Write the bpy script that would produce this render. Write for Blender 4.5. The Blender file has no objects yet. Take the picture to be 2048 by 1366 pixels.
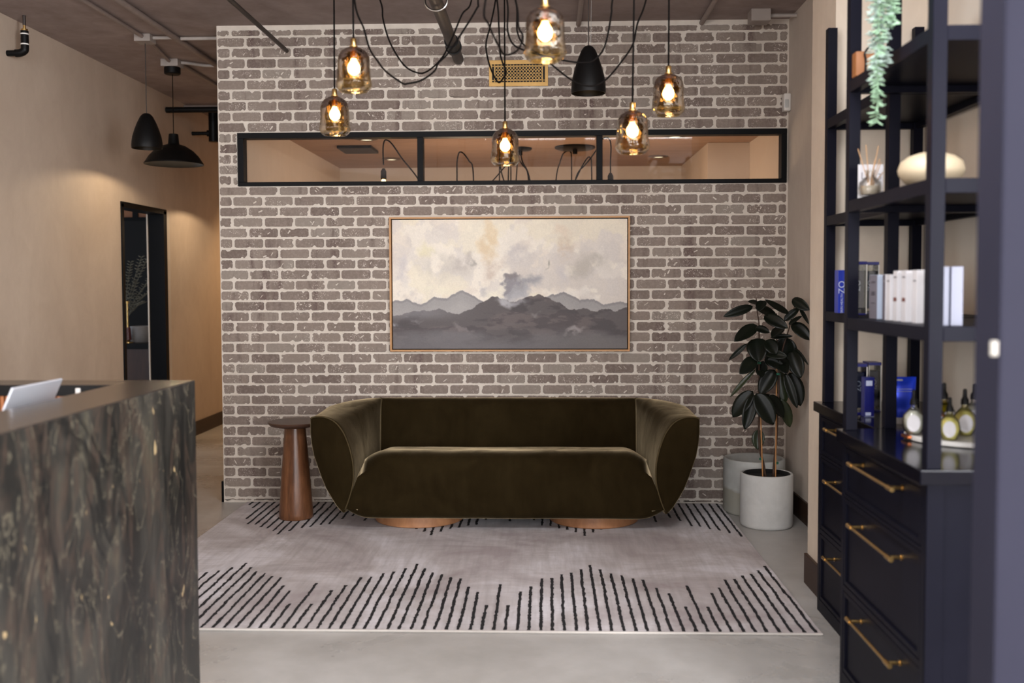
import bpy, bmesh, math, random
import numpy as np
from mathutils import Vector, Matrix, noise as mnoise
R = math.radians
random.seed(7)
scene = bpy.context.scene
C = scene.collection
# ------------------------------------------------------------------ camera
CAMZ, D0 = 1.45, 6.53            # eye height, distance from the eye to the brick wall (plane Y = 0)
FPX, YAW, PITCH, ROLL, SHIFT = 1991.0, R(1.93), R(2.5), R(0.2), -28 / 2048
CROT = Matrix.Rotation(YAW, 4, 'Z') @ Matrix.Rotation(R(90) - PITCH, 4, 'X') @ Matrix.Rotation(-ROLL, 4, 'Z')
cam_d = bpy.data.cameras.new('camera')
cam = bpy.data.objects.new('camera', cam_d)
C.objects.link(cam)
cam.matrix_world = Matrix.Translation((0, -D0, CAMZ)) @ CROT
cam_d.sensor_width = 36
cam_d.lens = 36 * FPX / 2048
cam_d.shift_y = SHIFT
cam_d.clip_start = 0.05
cam_d.dof.use_dof = True
cam_d.dof.focus_distance = 5.9
cam_d.dof.aperture_fstop = 2.0
scene.camera = cam
# ------------------------------------------------------------------ world, daylight, exposure
w = bpy.data.worlds.new('world')
scene.world = w
w.use_nodes = True
w.node_tree.nodes['Background'].inputs[0].default_value = (0.75, 0.85, 1.0, 1)
w.node_tree.nodes['Background'].inputs[1].default_value = 0.6


def area(name, loc, rot, sx, sy, power, col):
    l = bpy.data.lights.new(name, 'AREA')
    l.shape = 'RECTANGLE'
    l.size, l.size_y, l.energy, l.color = sx, sy, power, col
    o = bpy.data.objects.new(name, l)
    C.objects.link(o)
    o.location, o.rotation_euler = loc, rot
    return o


def spot(name, loc, power, col, angle, blend=0.5, rot=(0, 0, 0), rad=0.03):
    l = bpy.data.lights.new(name, 'SPOT')
    l.energy, l.color, l.spot_size, l.spot_blend, l.shadow_soft_size = power, col, R(angle), blend, rad
    o = bpy.data.objects.new(name, l)
    C.objects.link(o)
    o.location, o.rotation_euler = loc, rot
    return o


def point(name, loc, power, col, rad=0.05):
    l = bpy.data.lights.new(name, 'POINT')
    l.energy, l.color, l.shadow_soft_size = power, col, rad
    o = bpy.data.objects.new(name, l)
    C.objects.link(o)
    o.location = loc
    return o


# daylight through the glazed shop front behind the camera, brighter towards its right side
area('shop_front_daylight', (0.4, -15.4, 1.65), (R(90), 0, 0), 5.6, 2.8, 480, (0.96, 0.97, 1.0))
area('side_window_daylight', (3.1, -7.6, 1.7), (R(88), 0, R(68)), 2.4, 2.3, 540, (0.95, 0.96, 1.0))
area('left_window_daylight', (-3.2, -8.2, 1.8), (R(88), 0, R(-58)), 2.4, 2.2, 190, (0.95, 0.96, 1.0))
area('added_ceiling_fill', (0.5, -4.5, 3.13), (0, 0, 0), 2.4, 1.2, 120, (0.96, 0.97, 1.0))  # added soft fill from above for rug and floor, no known fitting
WARM = (1.0, 0.72, 0.42)
# warm lamp at the far end of the hall
spot('hall_downlight', (-2.75, 4.5, 3.0), 90, (1.0, 0.62, 0.30), 110, 0.6)
# the lamps of the room behind the high window
point('back_room_lamp', (-0.6, 1.6, 1.7), 20, (1.0, 0.70, 0.48), 0.25)
point('back_room_lamp', (0.7, 1.3, 1.7), 15, (1.0, 0.70, 0.48), 0.25)
point('side_room_lamp', (-4.2, 2.0, 2.5), 3.0, WARM, 0.1)
scene.view_settings.view_transform = 'Standard'
scene.view_settings.look = 'None'
scene.view_settings.gamma = 1
scene.view_settings.use_curve_mapping = False
scene.view_settings.exposure = 0.42


# ------------------------------------------------------------------ helpers
def W(px, py, d):
    """world point seen at photo pixel (px, py) whose distance along +Y from the eye is d"""
    v = Vector(((px - 1024) / FPX, -(py - (683 + SHIFT * 2048)) / FPX, -1.0))
    v = CROT.to_3x3() @ v
    t = d / v.y
    return Vector((v.x * t, d - D0, CAMZ + v.z * t))


ORG = {}


def link(name, bm, mat, parent=None, smooth=False, auto=None):
    """bm holds world coordinates; the object keeps them relative to its thing's origin"""
    org = ORG.get(parent.name, Vector((0, 0, 0))) if parent else Vector((0, 0, 0))
    for v in bm.verts:
        v.co -= org
    me = bpy.data.meshes.new(name)
    bm.to_mesh(me)
    bm.free()
    for m in (mat if isinstance(mat, (list, tuple)) else [mat]):
        me.materials.append(getattr(m, 'm', m))
    o = bpy.data.objects.new(name, me)
    C.objects.link(o)
    if smooth:
        me.shade_smooth()
        if auto:
            me.set_sharp_from_angle(angle=R(auto))
    if parent:
        o.parent = parent
    ORG[o.name] = org
    return o


def tag(o, label, cat, group=None, kind=None):
    if label:
        o['label'] = label
    if cat:
        o['category'] = cat
    if group:
        o['group'] = group
    if kind:
        o['kind'] = kind
    return o


def thing(name, label, cat, loc=(0, 0, 0), group=None):
    o = bpy.data.objects.new(name, None)
    o.empty_display_size = 0.05
    C.objects.link(o)
    o.location = loc
    ORG[o.name] = Vector(loc)
    return tag(o, label, cat, group)


def struct(name, bm, mat, **k):
    o = link(name, bm, mat, **k)
    o['kind'] = 'structure'
    return o


def box(bm, x0, x1, y0, y1, z0, z1, bev=0, mi=0, seg=2):
    vs = [bm.verts.new((x, y, z)) for x in (x0, x1) for y in (y0, y1) for z in (z0, z1)]
    F = [(0, 1, 3, 2), (4, 6, 7, 5), (0, 4, 5, 1), (2, 3, 7, 6), (0, 2, 6, 4), (1, 5, 7, 3)]
    fs = [bm.faces.new([vs[i] for i in f]) for f in F]
    for f in fs:
        f.material_index = mi
    if bev:
        es = list({e for f in fs for e in f.edges})
        r = bmesh.ops.bevel(bm, geom=es, offset=bev, segments=seg, affect='EDGES', profile=0.6)
        for f in r['faces']:
            f.material_index = mi
    return vs


def nb():
    return bmesh.new()


def boxbm(*a, **k):
    bm = nb()
    box(bm, *a, **k)
    return bm


def lathe(bm, prof, cx, cy, z0=0.0, n=32, mi=0, cap0=False, cap1=False, ax=None, org=None):
    """prof: list of (r, z). ax: optional 3x3 orientation"""
    rings = []
    for r, z in prof:
        ring = []
        for i in range(n):
            a = 2 * math.pi * i / n
            p = Vector((r * math.cos(a), r * math.sin(a), z))
            if ax:
                p = ax @ p
            ring.append(bm.verts.new(p + Vector((cx, cy, z0))))
        rings.append(ring)
    for a, b in zip(rings, rings[1:]):
        for i in range(n):
            f = bm.faces.new((a[i], a[(i + 1) % n], b[(i + 1) % n], b[i]))
            f.material_index = mi
    if cap0:
        bm.faces.new(rings[0][::-1]).material_index = mi
    if cap1:
        bm.faces.new(rings[-1]).material_index = mi
    return rings


def smooth_path(pts, k=6):
    P = [Vector(p) for p in pts]
    if len(P) < 3:
        return P
    out = []
    P2 = [P[0] * 2 - P[1]] + P + [P[-1] * 2 - P[-2]]
    for i in range(1, len(P2) - 2):
        p0, p1, p2, p3 = P2[i - 1], P2[i], P2[i + 1], P2[i + 2]
        for j in range(k):
            t = j / k
            out.append(0.5 * ((2 * p1) + (p2 - p0) * t + (2 * p0 - 5 * p1 + 4 * p2 - p3) * t * t
                              + (3 * p1 - p0 - 3 * p2 + p3) * t ** 3))
    out.append(P[-1])
    return out


def tube(bm, pts, r, n=10, mi=0, closed=False):
    P = [Vector(p) for p in pts]
    rs = r if isinstance(r, (list, tuple)) else [r] * len(P)
    rings = []
    up = None
    m = len(P)
    for i, p in enumerate(P):
        if closed:
            t = (P[(i + 1) % m] - P[i - 1]).normalized()
        else:
            t = (P[min(i + 1, m - 1)] - P[max(i - 1, 0)]).normalized()
        if up is None:
            up = Vector((0, 0, 1)) if abs(t.z) < 0.9 else Vector((0, 1, 0))
        s = t.cross(up)
        if s.length < 1e-5:
            s = t.orthogonal()
        s.normalize()
        up = s.cross(t).normalized()
        rings.append([bm.verts.new(p + (s * math.cos(2 * math.pi * k / n) + up * math.sin(2 * math.pi * k / n)) * rs[i])
                      for k in range(n)])
    pairs = list(zip(rings, rings[1:]))
    if closed:
        pairs.append((rings[-1], rings[0]))
    for a, b in pairs:
        for k in range(n):
            bm.faces.new((a[k], a[(k + 1) % n], b[(k + 1) % n], b[k])).material_index = mi
    if not closed:
        bm.faces.new(rings[0][::-1]).material_index = mi
        bm.faces.new(rings[-1]).material_index = mi
    return rings


def cyl(bm, a, b, r, n=20, mi=0, r2=None):
    tube(bm, [a, b], [r, r if r2 is None else r2], n, mi)


# ------------------------------------------------------------------ materials
def lin(c):
    if isinstance(c, str):
        c = [int(c[i:i + 2], 16) / 255 for i in (0, 2, 4)]
    return tuple((x / 12.92 if x <= 0.04045 else ((x + 0.055) / 1.055) ** 2.4) for x in c) + (1,)


class M:
    def __init__(s, name):
        s.m = bpy.data.materials.new(name)
        s.m.use_nodes = True
        s.nt = s.m.node_tree
        s.b = s.nt.nodes['Principled BSDF']
        s.tc = None

    def n(s, t, **k):
        nd = s.nt.nodes.new(t)
        for a, b in k.items():
            setattr(nd, a, b)
        return nd

    def l(s, a, b):
        s.nt.links.new(a, b)

    def co(s, scale=(1, 1, 1), which='Object', rot=(0, 0, 0)):
        if not s.tc:
            s.tc = s.n('ShaderNodeTexCoord')
        mp = s.n('ShaderNodeMapping')
        mp.inputs['Scale'].default_value = scale
        mp.inputs['Rotation'].default_value = rot
        s.l(s.tc.outputs[which], mp.inputs[0])
        return mp.outputs[0]

    def noise(s, sc, det=4, scale=(1, 1, 1), rough=0.55, dist=0, rot=(0, 0, 0)):
        nd = s.n('ShaderNodeTexNoise')
        nd.inputs['Scale'].default_value = sc
        nd.inputs['Detail'].default_value = det
        nd.inputs['Roughness'].default_value = rough
        nd.inputs['Distortion'].default_value = dist
        s.l(s.co(scale, rot=rot), nd.inputs['Vector'])
        return nd.outputs['Fac']

    def ramp(s, fac, stops, interp='LINEAR'):
        r = s.n('ShaderNodeValToRGB')
        r.color_ramp.interpolation = interp
        e = r.color_ramp.elements
        while len(e) < len(stops):
            e.new(0.5)
        for el, (p, c) in zip(e, stops):
            el.position = p
            el.color = c if len(c) == 4 else tuple(c) + (1,)
        s.l(fac, r.inputs[0])
        return r.outputs[0]

    def mix(s, fac, a, b, mode='MIX'):
        m = s.n('ShaderNodeMix', data_type='RGBA', blend_type=mode)
        for sock, v in ((m.inputs[0], fac), (m.inputs[6], a), (m.inputs[7], b)):
            if hasattr(v, 'links') or isinstance(v, bpy.types.NodeSocket):
                s.l(v, sock)
            else:
                sock.default_value = v
        return m.outputs[2]

    def base(s, v):
        if isinstance(v, bpy.types.NodeSocket):
            s.l(v, s.b.inputs['Base Color'])
        else:
            s.b.inputs['Base Color'].default_value = v
        return s

    def rough(s, v):
        if isinstance(v, bpy.types.NodeSocket):
            s.l(v, s.b.inputs['Roughness'])
        else:
            s.b.inputs['Roughness'].default_value = v
        return s

    def bump(s, h, strength=0.3, dist=0.01):
        b = s.n('ShaderNodeBump')
        b.inputs['Strength'].default_value = strength
        b.inputs['Distance'].default_value = dist
        s.l(h, b.inputs['Height'])
        s.l(b.outputs[0], s.b.inputs['Normal'])
        return s


def plain(name, col, rough=0.5, metal=0.0, var=0.12, nsc=8, bump=0.0, bsc=120, sheen=0, coat=0, scale=(1, 1, 1), spec=0.5):
    m = M(name)
    m.b.inputs['Specular IOR Level'].default_value = spec
    c = lin(col)
    f = m.noise(nsc, 4, scale)
    lo = tuple(x * (1 - var) for x in c[:3]) + (1,)
    hi = tuple(min(1, x * (1 + var)) for x in c[:3]) + (1,)
    m.base(m.ramp(f, [(0.3, lo), (0.7, hi)])).rough(rough)
    m.b.inputs['Metallic'].default_value = metal
    if bump:
        m.bump(m.noise(bsc, 3), bump, 0.004)
    if coat:
        m.b.inputs['Coat Weight'].default_value = coat
    return m.m


def emis(name, col, st):
    m = M(name)
    m.b.inputs['Base Color'].default_value = (0, 0, 0, 1)
    m.b.inputs['Emission Color'].default_value = col
    m.b.inputs['Emission Strength'].default_value = st
    return m.m


def plaster(name, a, b, sc=1.6):
    m = M(name)
    f = m.noise(sc, 6, (1, 1, 0.6), 0.6, 0.6)
    g = m.noise(6, 6, (1, 1, 0.8), 0.65, 1.2)
    c = m.ramp(f, [(0.3, lin(a)), (0.7, lin(b))])
    c = m.mix(0.25, c, m.ramp(g, [(0.35, lin(a)), (0.65, lin(b))]))
    m.base(c).rough(0.75).bump(m.noise(14, 6, (1, 1, 0.5), 0.65), 0.12, 0.01)
    return m.m


def concrete(name, a, b, c2, rough=0.45, sc=1.3, rlo=None):
    m = M(name)
    f = m.noise(sc, 8, (1, 1, 1), 0.62, 0.8)
    g = m.noise(sc * 6, 6, (1, 1, 1), 0.6)
    h = m.noise(60, 3)
    col = m.ramp(f, [(0.28, lin(a)), (0.5, lin(b)), (0.72, lin(c2))])
    col = m.mix(0.3, col, m.ramp(g, [(0.3, lin(a)), (0.7, lin(c2))]))
    m.base(col)
    if rlo:
        m.rough(m.ramp(f, [(0.3, (rlo,) * 3), (0.7, (rough,) * 3)]))
    else:
        m.rough(rough)
    m.bump(h, 0.05, 0.003)
    return m.m


def wood(name, a, b, rough=0.4, axis='z', sc=6, stretch=0.12):
    m = M(name)
    s = {'z': (1, 1, stretch), 'x': (stretch, 1, 1), 'y': (1, stretch, 1)}[axis]
    f = m.noise(sc, 8, s, 0.65, 1.6)
    g = m.noise(sc * 9, 4, s, 0.6)
    col = m.ramp(f, [(0.3, lin(a)), (0.68, lin(b))])
    col = m.mix(0.35, col, m.ramp(g, [(0.3, lin(a)), (0.7, lin(b))]))
    m.base(col).rough(rough).bump(g, 0.08, 0.002)
    return m.m


PLASTER = plaster('warm_plaster', 'b9a795', 'cdbcaa')
PLASTER_R = plaster('pale_plaster', 'c4b5a4', 'd8cbba')
PLASTER_G = plaster('grey_plaster', 'bcb0a4', 'd0c6ba')
ALCOVE = plaster('cream_plaster', 'e2dacd', 'ece5d9')
ROOMW = plaster('back_room_plaster', 'cbbcb0', 'd8cabe')
CEIL = concrete('ceiling_concrete', '7d6e69', '948580', 'aa9b95', 0.9, 1.6)
FLOOR = concrete('polished_concrete', '8e8a86', 'a3a09c', 'b6b3b0', 0.42, 1.2, 0.2)
BLACK = plain('black_steel', '0b0b0d', 0.5, 0, 0.1, spec=0.12)
BLACKM = plain('matt_black_metal', '0c0b0b', 0.45, 0, 0.1, spec=0.18)
NAVY = plain('navy_lacquer', '14141d', 0.36, 0, 0.08, spec=0.035)
NAVYTOP = plain('navy_lacquer_top', '0d0d15', 0.14, 0, 0.08, spec=0.14)
BRASS = plain('brushed_brass', 'cba86c', 0.28, 1.0, 0.08, 30)
BRASSM = plain('satin_brass', 'b8935a', 0.5, 0.75, 0.05, 30)
WHITE = plain('white_plastic', 'd9d5cf', 0.4, 0, 0.02)
CHROME = plain('galvanised_steel', 'a09c96', 0.3, 1.0, 0.1, 30)
CONDUIT = plain('painted_conduit', '8b7d76', 0.5, 0.0, 0.08, 20)
IRON = plain('dark_iron', '3b332f', 0.5, 0.3, 0.2, 20)
CORD = plain('black_cloth_cord', '0c0908', 0.8, 0, 0.1, 60, spec=0.08)
DARKWOOD = wood('dark_oak', '24160f', '3d281c', 0.5, 'y', 4)
WALNUT = wood('walnut', '3a2013', '8f6040', 0.3, 'z', 7, 0.15)
WALNUTTOP = wood('walnut_top', '2f1e16', '5a3f30', 0.35, 'x', 6, 0.2)
OAK = wood('oak_plinth', '8a5a3a', 'b5825a', 0.4, 'z', 5, 0.4)
OAKF = wood('oak_frame', 'a87746', 'c4935c', 0.45, 'x', 6)
POT = concrete('pale_concrete', 'b2b2af', 'c0c0bd', 'cbcbc8', 0.75, 4)
def stained_pot():
    m = M('weathered_concrete')
    c = m.ramp(m.noise(5, 6), [(0.3, lin('989792')), (0.7, lin('b9bab6'))])
    sep = m.n('ShaderNodeSeparateXYZ')
    m.l(m.co(), sep.inputs[0])
    ad = m.n('ShaderNodeMath', operation='MULTIPLY_ADD')
    m.l(m.noise(9, 3), ad.inputs[0])
    ad.inputs[1].default_value = 0.06
    m.l(sep.outputs['Z'], ad.inputs[2])
    st = m.ramp(ad.outputs[0], [(0.02, (.55,) * 3), (0.175, (.75,) * 3), (0.195, (0, 0, 0))])
    m.base(m.mix(st, c, lin('85806f'))).rough(.8)
    return m.m


POT2 = stained_pot()
SOIL = plain('dark_soil', '0e0c0b', 0.95, 0, 0.3, 60, 0.6, 90)
LAPTOP = plain('silver_aluminium', 'c9ccd4', 0.35, 0.35, 0.03)
STONE_W = plain('cream_ceramic', 'b5a58a', 0.55, 0, 0.06, 6)


def velvet():
    m = M('olive_velvet')
    f = m.noise(3.0, 6, (1, 1, 1), 0.6, 0.8)
    g = m.noise(24, 3, (1, 1, 0.25), 0.6)
    c = m.ramp(f, [(0.3, (0.013, 0.0085, 0.0035, 1)), (0.7, (0.026, 0.018, 0.0075, 1))])
    c = m.mix(0.25, c, m.ramp(g, [(0.3, (0.009, 0.006, 0.0025, 1)), (0.7, (0.024, 0.0165, 0.0075, 1))]))
    m.base(c).rough(0.75)
    sw = m.ramp(m.noise(5, 5, (1, 1, .35), .6, 1.0), [(0.35, (.45,) * 3), (0.65, (1.0,) * 3)])
    m.l(sw, m.b.inputs['Sheen Weight'])
    m.b.inputs['Sheen Roughness'].default_value = 0.30
    m.b.inputs['Sheen Tint'].default_value = (0.92, 0.73, 0.45, 1)
    m.b.inputs['Specular IOR Level'].default_value = 0.0
    m.bump(m.noise(9, 3), 0.1, 0.02)
    return m.m


VELVET = velvet()
PIPING = plain('olive_piping', '4a3f2a', 0.8, 0, 0.1, 30, spec=0.1)


def marble():
    m = M('black_veined_marble')
    f = m.noise(2.6, 9, (1, 1, 0.38), 0.62, 1.2, rot=(R(12), 0, 0))
    g = m.noise(6.5, 7, (1, 1, 0.30), 0.6, 2.2, rot=(R(12), 0, 0))
    col = m.ramp(f, [(0.30, lin('121212')), (0.47, lin('242321')), (0.60, lin('393733')), (0.72, lin('5a5546'))])
    warm = m.ramp(g, [(0.50, (0, 0, 0)), (0.62, (0.5, 0.5, 0.5)), (0.68, (0, 0, 0))])
    col = m.mix(warm, col, lin('4f4037'))
    v = m.noise(3.4, 5, (1, 1, 0.45), 0.55, 3.5, rot=(R(14), 0, 0))
    vein = m.ramp(v, [(0.488, (0, 0, 0)), (0.5, (0.6, 0.6, 0.6)), (0.512, (0, 0, 0))])
    col = m.mix(vein, col, lin('77705f'))
    dk = m.ramp(m.noise(4.0, 4, (1, 1, 0.3), 0.5, 2.0), [(0.57, (0, 0, 0)), (0.63, (0.75, 0.75, 0.75)), (0.69, (0, 0, 0))])
    col = m.mix(dk, col, lin('141516'))
    sp = m.ramp(m.noise(17, 3, (1, 1, 0.6), 0.5, 0.6), [(0.70, (0, 0, 0)), (0.73, (0.8, 0.8, 0.8))])
    col = m.mix(sp, col, lin('b9a27a'))
    m.base(col).rough(0.33)
    m.b.inputs['Specular IOR Level'].default_value = 0.3
    return m.m


MARBLE = marble()


def glass(name, tint_lo, tint_hi=None, z0=0, z1=1, bump=0.0, rough=0.02, refl=1.0, bsc=14):
    """thin clear or tinted glass: transmitted tint plus a mirror reflection that follows the view angle"""
    m = M(name)
    nt = m.nt
    nt.nodes.remove(m.b)
    out = [x for x in nt.nodes if x.type == 'OUTPUT_MATERIAL'][0]
    tr = m.n('ShaderNodeBsdfTransparent')
    gl = m.n('ShaderNodeBsdfGlossy')
    gl.inputs['Roughness'].default_value = rough
    fr = m.n('ShaderNodeFresnel')
    fr.inputs['IOR'].default_value = 1.5
    mx = m.n('ShaderNodeMixShader')
    if tint_hi:
        sep = m.n('ShaderNodeSeparateXYZ')
        tc = m.n('ShaderNodeTexCoord')
        m.l(tc.outputs['Object'], sep.inputs[0])
        mr = m.n('ShaderNodeMapRange')
        mr.inputs['From Min'].default_value = z0
        mr.inputs['From Max'].default_value = z1
        m.l(sep.outputs['Z'], mr.inputs['Value'])
        m.l(m.ramp(mr.outputs[0], [(0.0, tint_lo), (0.55, tuple((a + b) / 2 for a, b in zip(tint_lo, tint_hi))), (1.0, tint_hi)]), tr.inputs[0])
    else:
        tr.inputs[0].default_value = tint_lo if len(tint_lo) == 4 else tuple(tint_lo) + (1,)
    if bump:
        bp = m.n('ShaderNodeBump')
        bp.inputs['Strength'].default_value = bump
        bp.inputs['Distance'].default_value = 0.02
        m.l(m.noise(bsc, 2, dist=1.2), bp.inputs['Height'])
        m.l(bp.outputs[0], gl.inputs['Normal'])
        m.l(bp.outputs[0], fr.inputs['Normal'])
    if refl != 1.0:
        mu = m.n('ShaderNodeMath', operation='MULTIPLY', use_clamp=True)
        m.l(fr.outputs[0], mu.inputs[0])
        mu.inputs[1].default_value = refl
        m.l(mu.outputs[0], mx.inputs[0])
    else:
        m.l(fr.outputs[0], mx.inputs[0])
    m.l(tr.outputs[0], mx.inputs[1])
    m.l(gl.outputs[0], mx.inputs[2])
    m.l(mx.outputs[0], out.inputs[0])
    return m.m


AMBER = glass('amber_glass', (0.90, 0.82, 0.63, 1), (0.46, 0.30, 0.09, 1), -0.20, -0.03, 0.5, 0.03, 0.55)
PANE = glass('window_glass', (0.93, 0.95, 0.94, 1), refl=0.5)
CLEAR = glass('clear_glass', (0.9, 0.91, 0.9, 1), refl=1.3)
YELLOWG = glass('pale_yellow_glass', (0.97, 0.95, 0.72, 1), refl=1.2)
BULB = emis('lit_bulb', (1.0, 0.60, 0.24, 1), 60)
BULB2 = emis('lit_bulb_dim', (1.0, 0.60, 0.2, 1), 6)
LED = emis('lit_diffuser', (1.0, 0.82, 0.55, 1), 1.6)

# ------------------------------------------------------------------ setting
ZC = 3.145                       # ceiling
XL, XR = -3.38, 1.568            # left wall, right wall beside the brick
XB = -2.15                       # free end of the brick wall
XP = 1.265                       # pier beside the shelves
XA = 1.655                       # back of the shelf alcove
struct('floor', boxbm(-5.4, 3.35, -16, 6.6, -0.1, 0), FLOOR)
struct('ceiling', boxbm(-5.4, 3.35, -16, 6.6, ZC, ZC + 0.1), CEIL)

# left wall with a doorway
dy0, dy1, dz = 1.33, 2.24, 2.105
bm = nb()
box(bm, XL - 0.12, XL, -16, dy0, 0, ZC)
box(bm, XL - 0.12, XL, dy1, 6.5, 0, ZC)
box(bm, XL - 0.12, XL, dy0, dy1, dz, ZC)
struct('wall_left', bm, PLASTER)
bm = nb()
box(bm, XL, XL + 0.014, -9.4, dy0 - 0.04, 0, 0.135, 0.003)
box(bm, XL, XL + 0.014, dy1 + 0.05, 6.4, 0, 0.135, 0.003)
struct('baseboard_left', bm, DARKWOOD)
bm = nb()                        # black steel door frame
box(bm, XL - 0.13, XL + 0.012, dy0 - 0.012, dy0 + 0.03, 0, dz, 0.002)
box(bm, XL - 0.13, XL + 0.012, dy1 - 0.05, dy1 + 0.02, 0, dz, 0.002)
box(bm, XL - 0.13, XL + 0.012, dy0 - 0.012, dy1 + 0.02, dz - 0.03, dz + 0.015, 0.002)
o = struct('door_1', bm, BLACK)
link('door_stop', boxbm(XL - 0.142, XL - 0.13, dy1 - 0.062, dy1 + 0.01, 0, dz, 0.002), PLASTER_G, o)
struct('trim_1', boxbm(XL - 0.002, XL + 0.006, dy1 + 0.02, dy1 + 0.10, 0, dz + 0.0, 0.001), PLASTER_G)
struct('wall_hall_end', boxbm(XL, XB, 6.3, 6.4, 0, ZC), PLASTER)
struct('wall_hall_right', boxbm(XB + 0.002, XB + 0.1, 0.125, 6.3, 0, ZC), PLASTER)

# right side: recessed wall, pier, alcove, back of the shelves
struct('wall_right', boxbm(XR, XR + 0.5, -1.72, 0.12, 0, ZC), PLASTER_G)
struct('wall_pier', boxbm(XP, XR + 0.5, -2.10, -1.72, 0, ZC), PLASTER_R)
struct('wall_alcove', boxbm(XA, XA + 0.12, -4.64, -2.10, 0, ZC), ALCOVE)
struct('baseboard_right', boxbm(XR - 0.014, XR, -1.72, -0.004, 0, 0.135, 0.003), DARKWOOD)
struct('baseboard_pier', boxbm(XP - 0.016, XP, -2.10, -1.715, 0, 0.145, 0.003), DARKWOOD)

# room behind the high window
rx0, rx1, ry0, ry1, rz = XB + 0.1, 1.67, 0.13, 3.32, 2.60
bm = nb()
box(bm, rx0 - 0.003, rx1, ry1, ry1 + 0.1, 0, rz + .05)
box(bm, rx1, rx1 + 0.1, ry0, ry1 + .1, 0, rz + .05)
struct('wall_back_room', bm, ROOMW)
struct('ceiling_back_room', boxbm(rx0 + 0.001, rx1, ry0 - .005, ry1, rz, rz + 0.08), wood('back_room_ceiling', '8d7060', 'a98b77', 0.7, 'x', 2.5, 0.3))
struct('wall_back_room_left', boxbm(rx0 + 0.001, rx0 + 0.02, ry0, ry1, 0, rz), ROOMW)
struct('wall_back_room_column', boxbm(1.33, rx1 - .001, 1.72, ry1 - 0.002, 0, rz - 0.002), ROOMW)


struct('wall_shop_right', boxbm(3.2, 3.3, -16, -4.64, 0, ZC), PLASTER_R)
struct('wall_shop_return', boxbm(XA, 3.2, -4.64, -4.54, 0, ZC), PLASTER_R)


# --- brick wall
def brickmat():
    m = M('whitewashed_brick')
    at = m.n('ShaderNodeAttribute', attribute_name='tone')
    c = m.ramp(at.outputs['Fac'], [(0.0, lin('71635b')), (0.35, lin('7e7168')), (0.7, lin('887b71')), (1.0, lin('8f857b'))])
    st = m.noise(9, 4, (1, 1, 0.12), 0.6, 0.3)
    c = m.mix(m.ramp(st, [(0.54, (0, 0, 0)), (0.68, (0.85, 0.85, 0.85))]), c, lin('5c4a45'))
    g = m.noise(70, 4, (1, 1, 1), 0.7)
    c = m.mix(m.ramp(g, [(0.45, (0, 0, 0)), (0.8, (0.35, 0.35, 0.35))]), c, lin('b5a89e'))
    patch = m.noise(7, 3)
    pm = m.ramp(patch, [(0.5, (0, 0, 0)), (0.62, (1, 1, 1))])
    wsp = m.ramp(m.noise(130, 2, rough=0.5), [(0.60, (0, 0, 0)), (0.645, (0.9, 0.9, 0.9))])
    mul = m.n('ShaderNodeMix', data_type='RGBA', blend_type='MULTIPLY')
    mul.inputs[0].default_value = 1
    m.l(pm, mul.inputs[6])
    m.l(wsp, mul.inputs[7])
    c = m.mix(mul.outputs[2], c, lin('d2c7bc'))
    m.base(c).rough(0.88).bump(m.noise(90, 5, rough=0.7), 0.35, 0.004)
    return m.m


def mortarmat():
    m = M('pale_mortar')
    c = m.ramp(m.noise(12, 5), [(0.3, lin('cac0b4')), (0.7, lin('d9d0c4'))])
    m.base(c).rough(0.92).bump(m.noise(60, 4), 0.3, 0.004)
    return m.m


tz0, tz1, tx0, tx1 = 2.098, 2.445, -2.018, 1.556     # window opening


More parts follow.
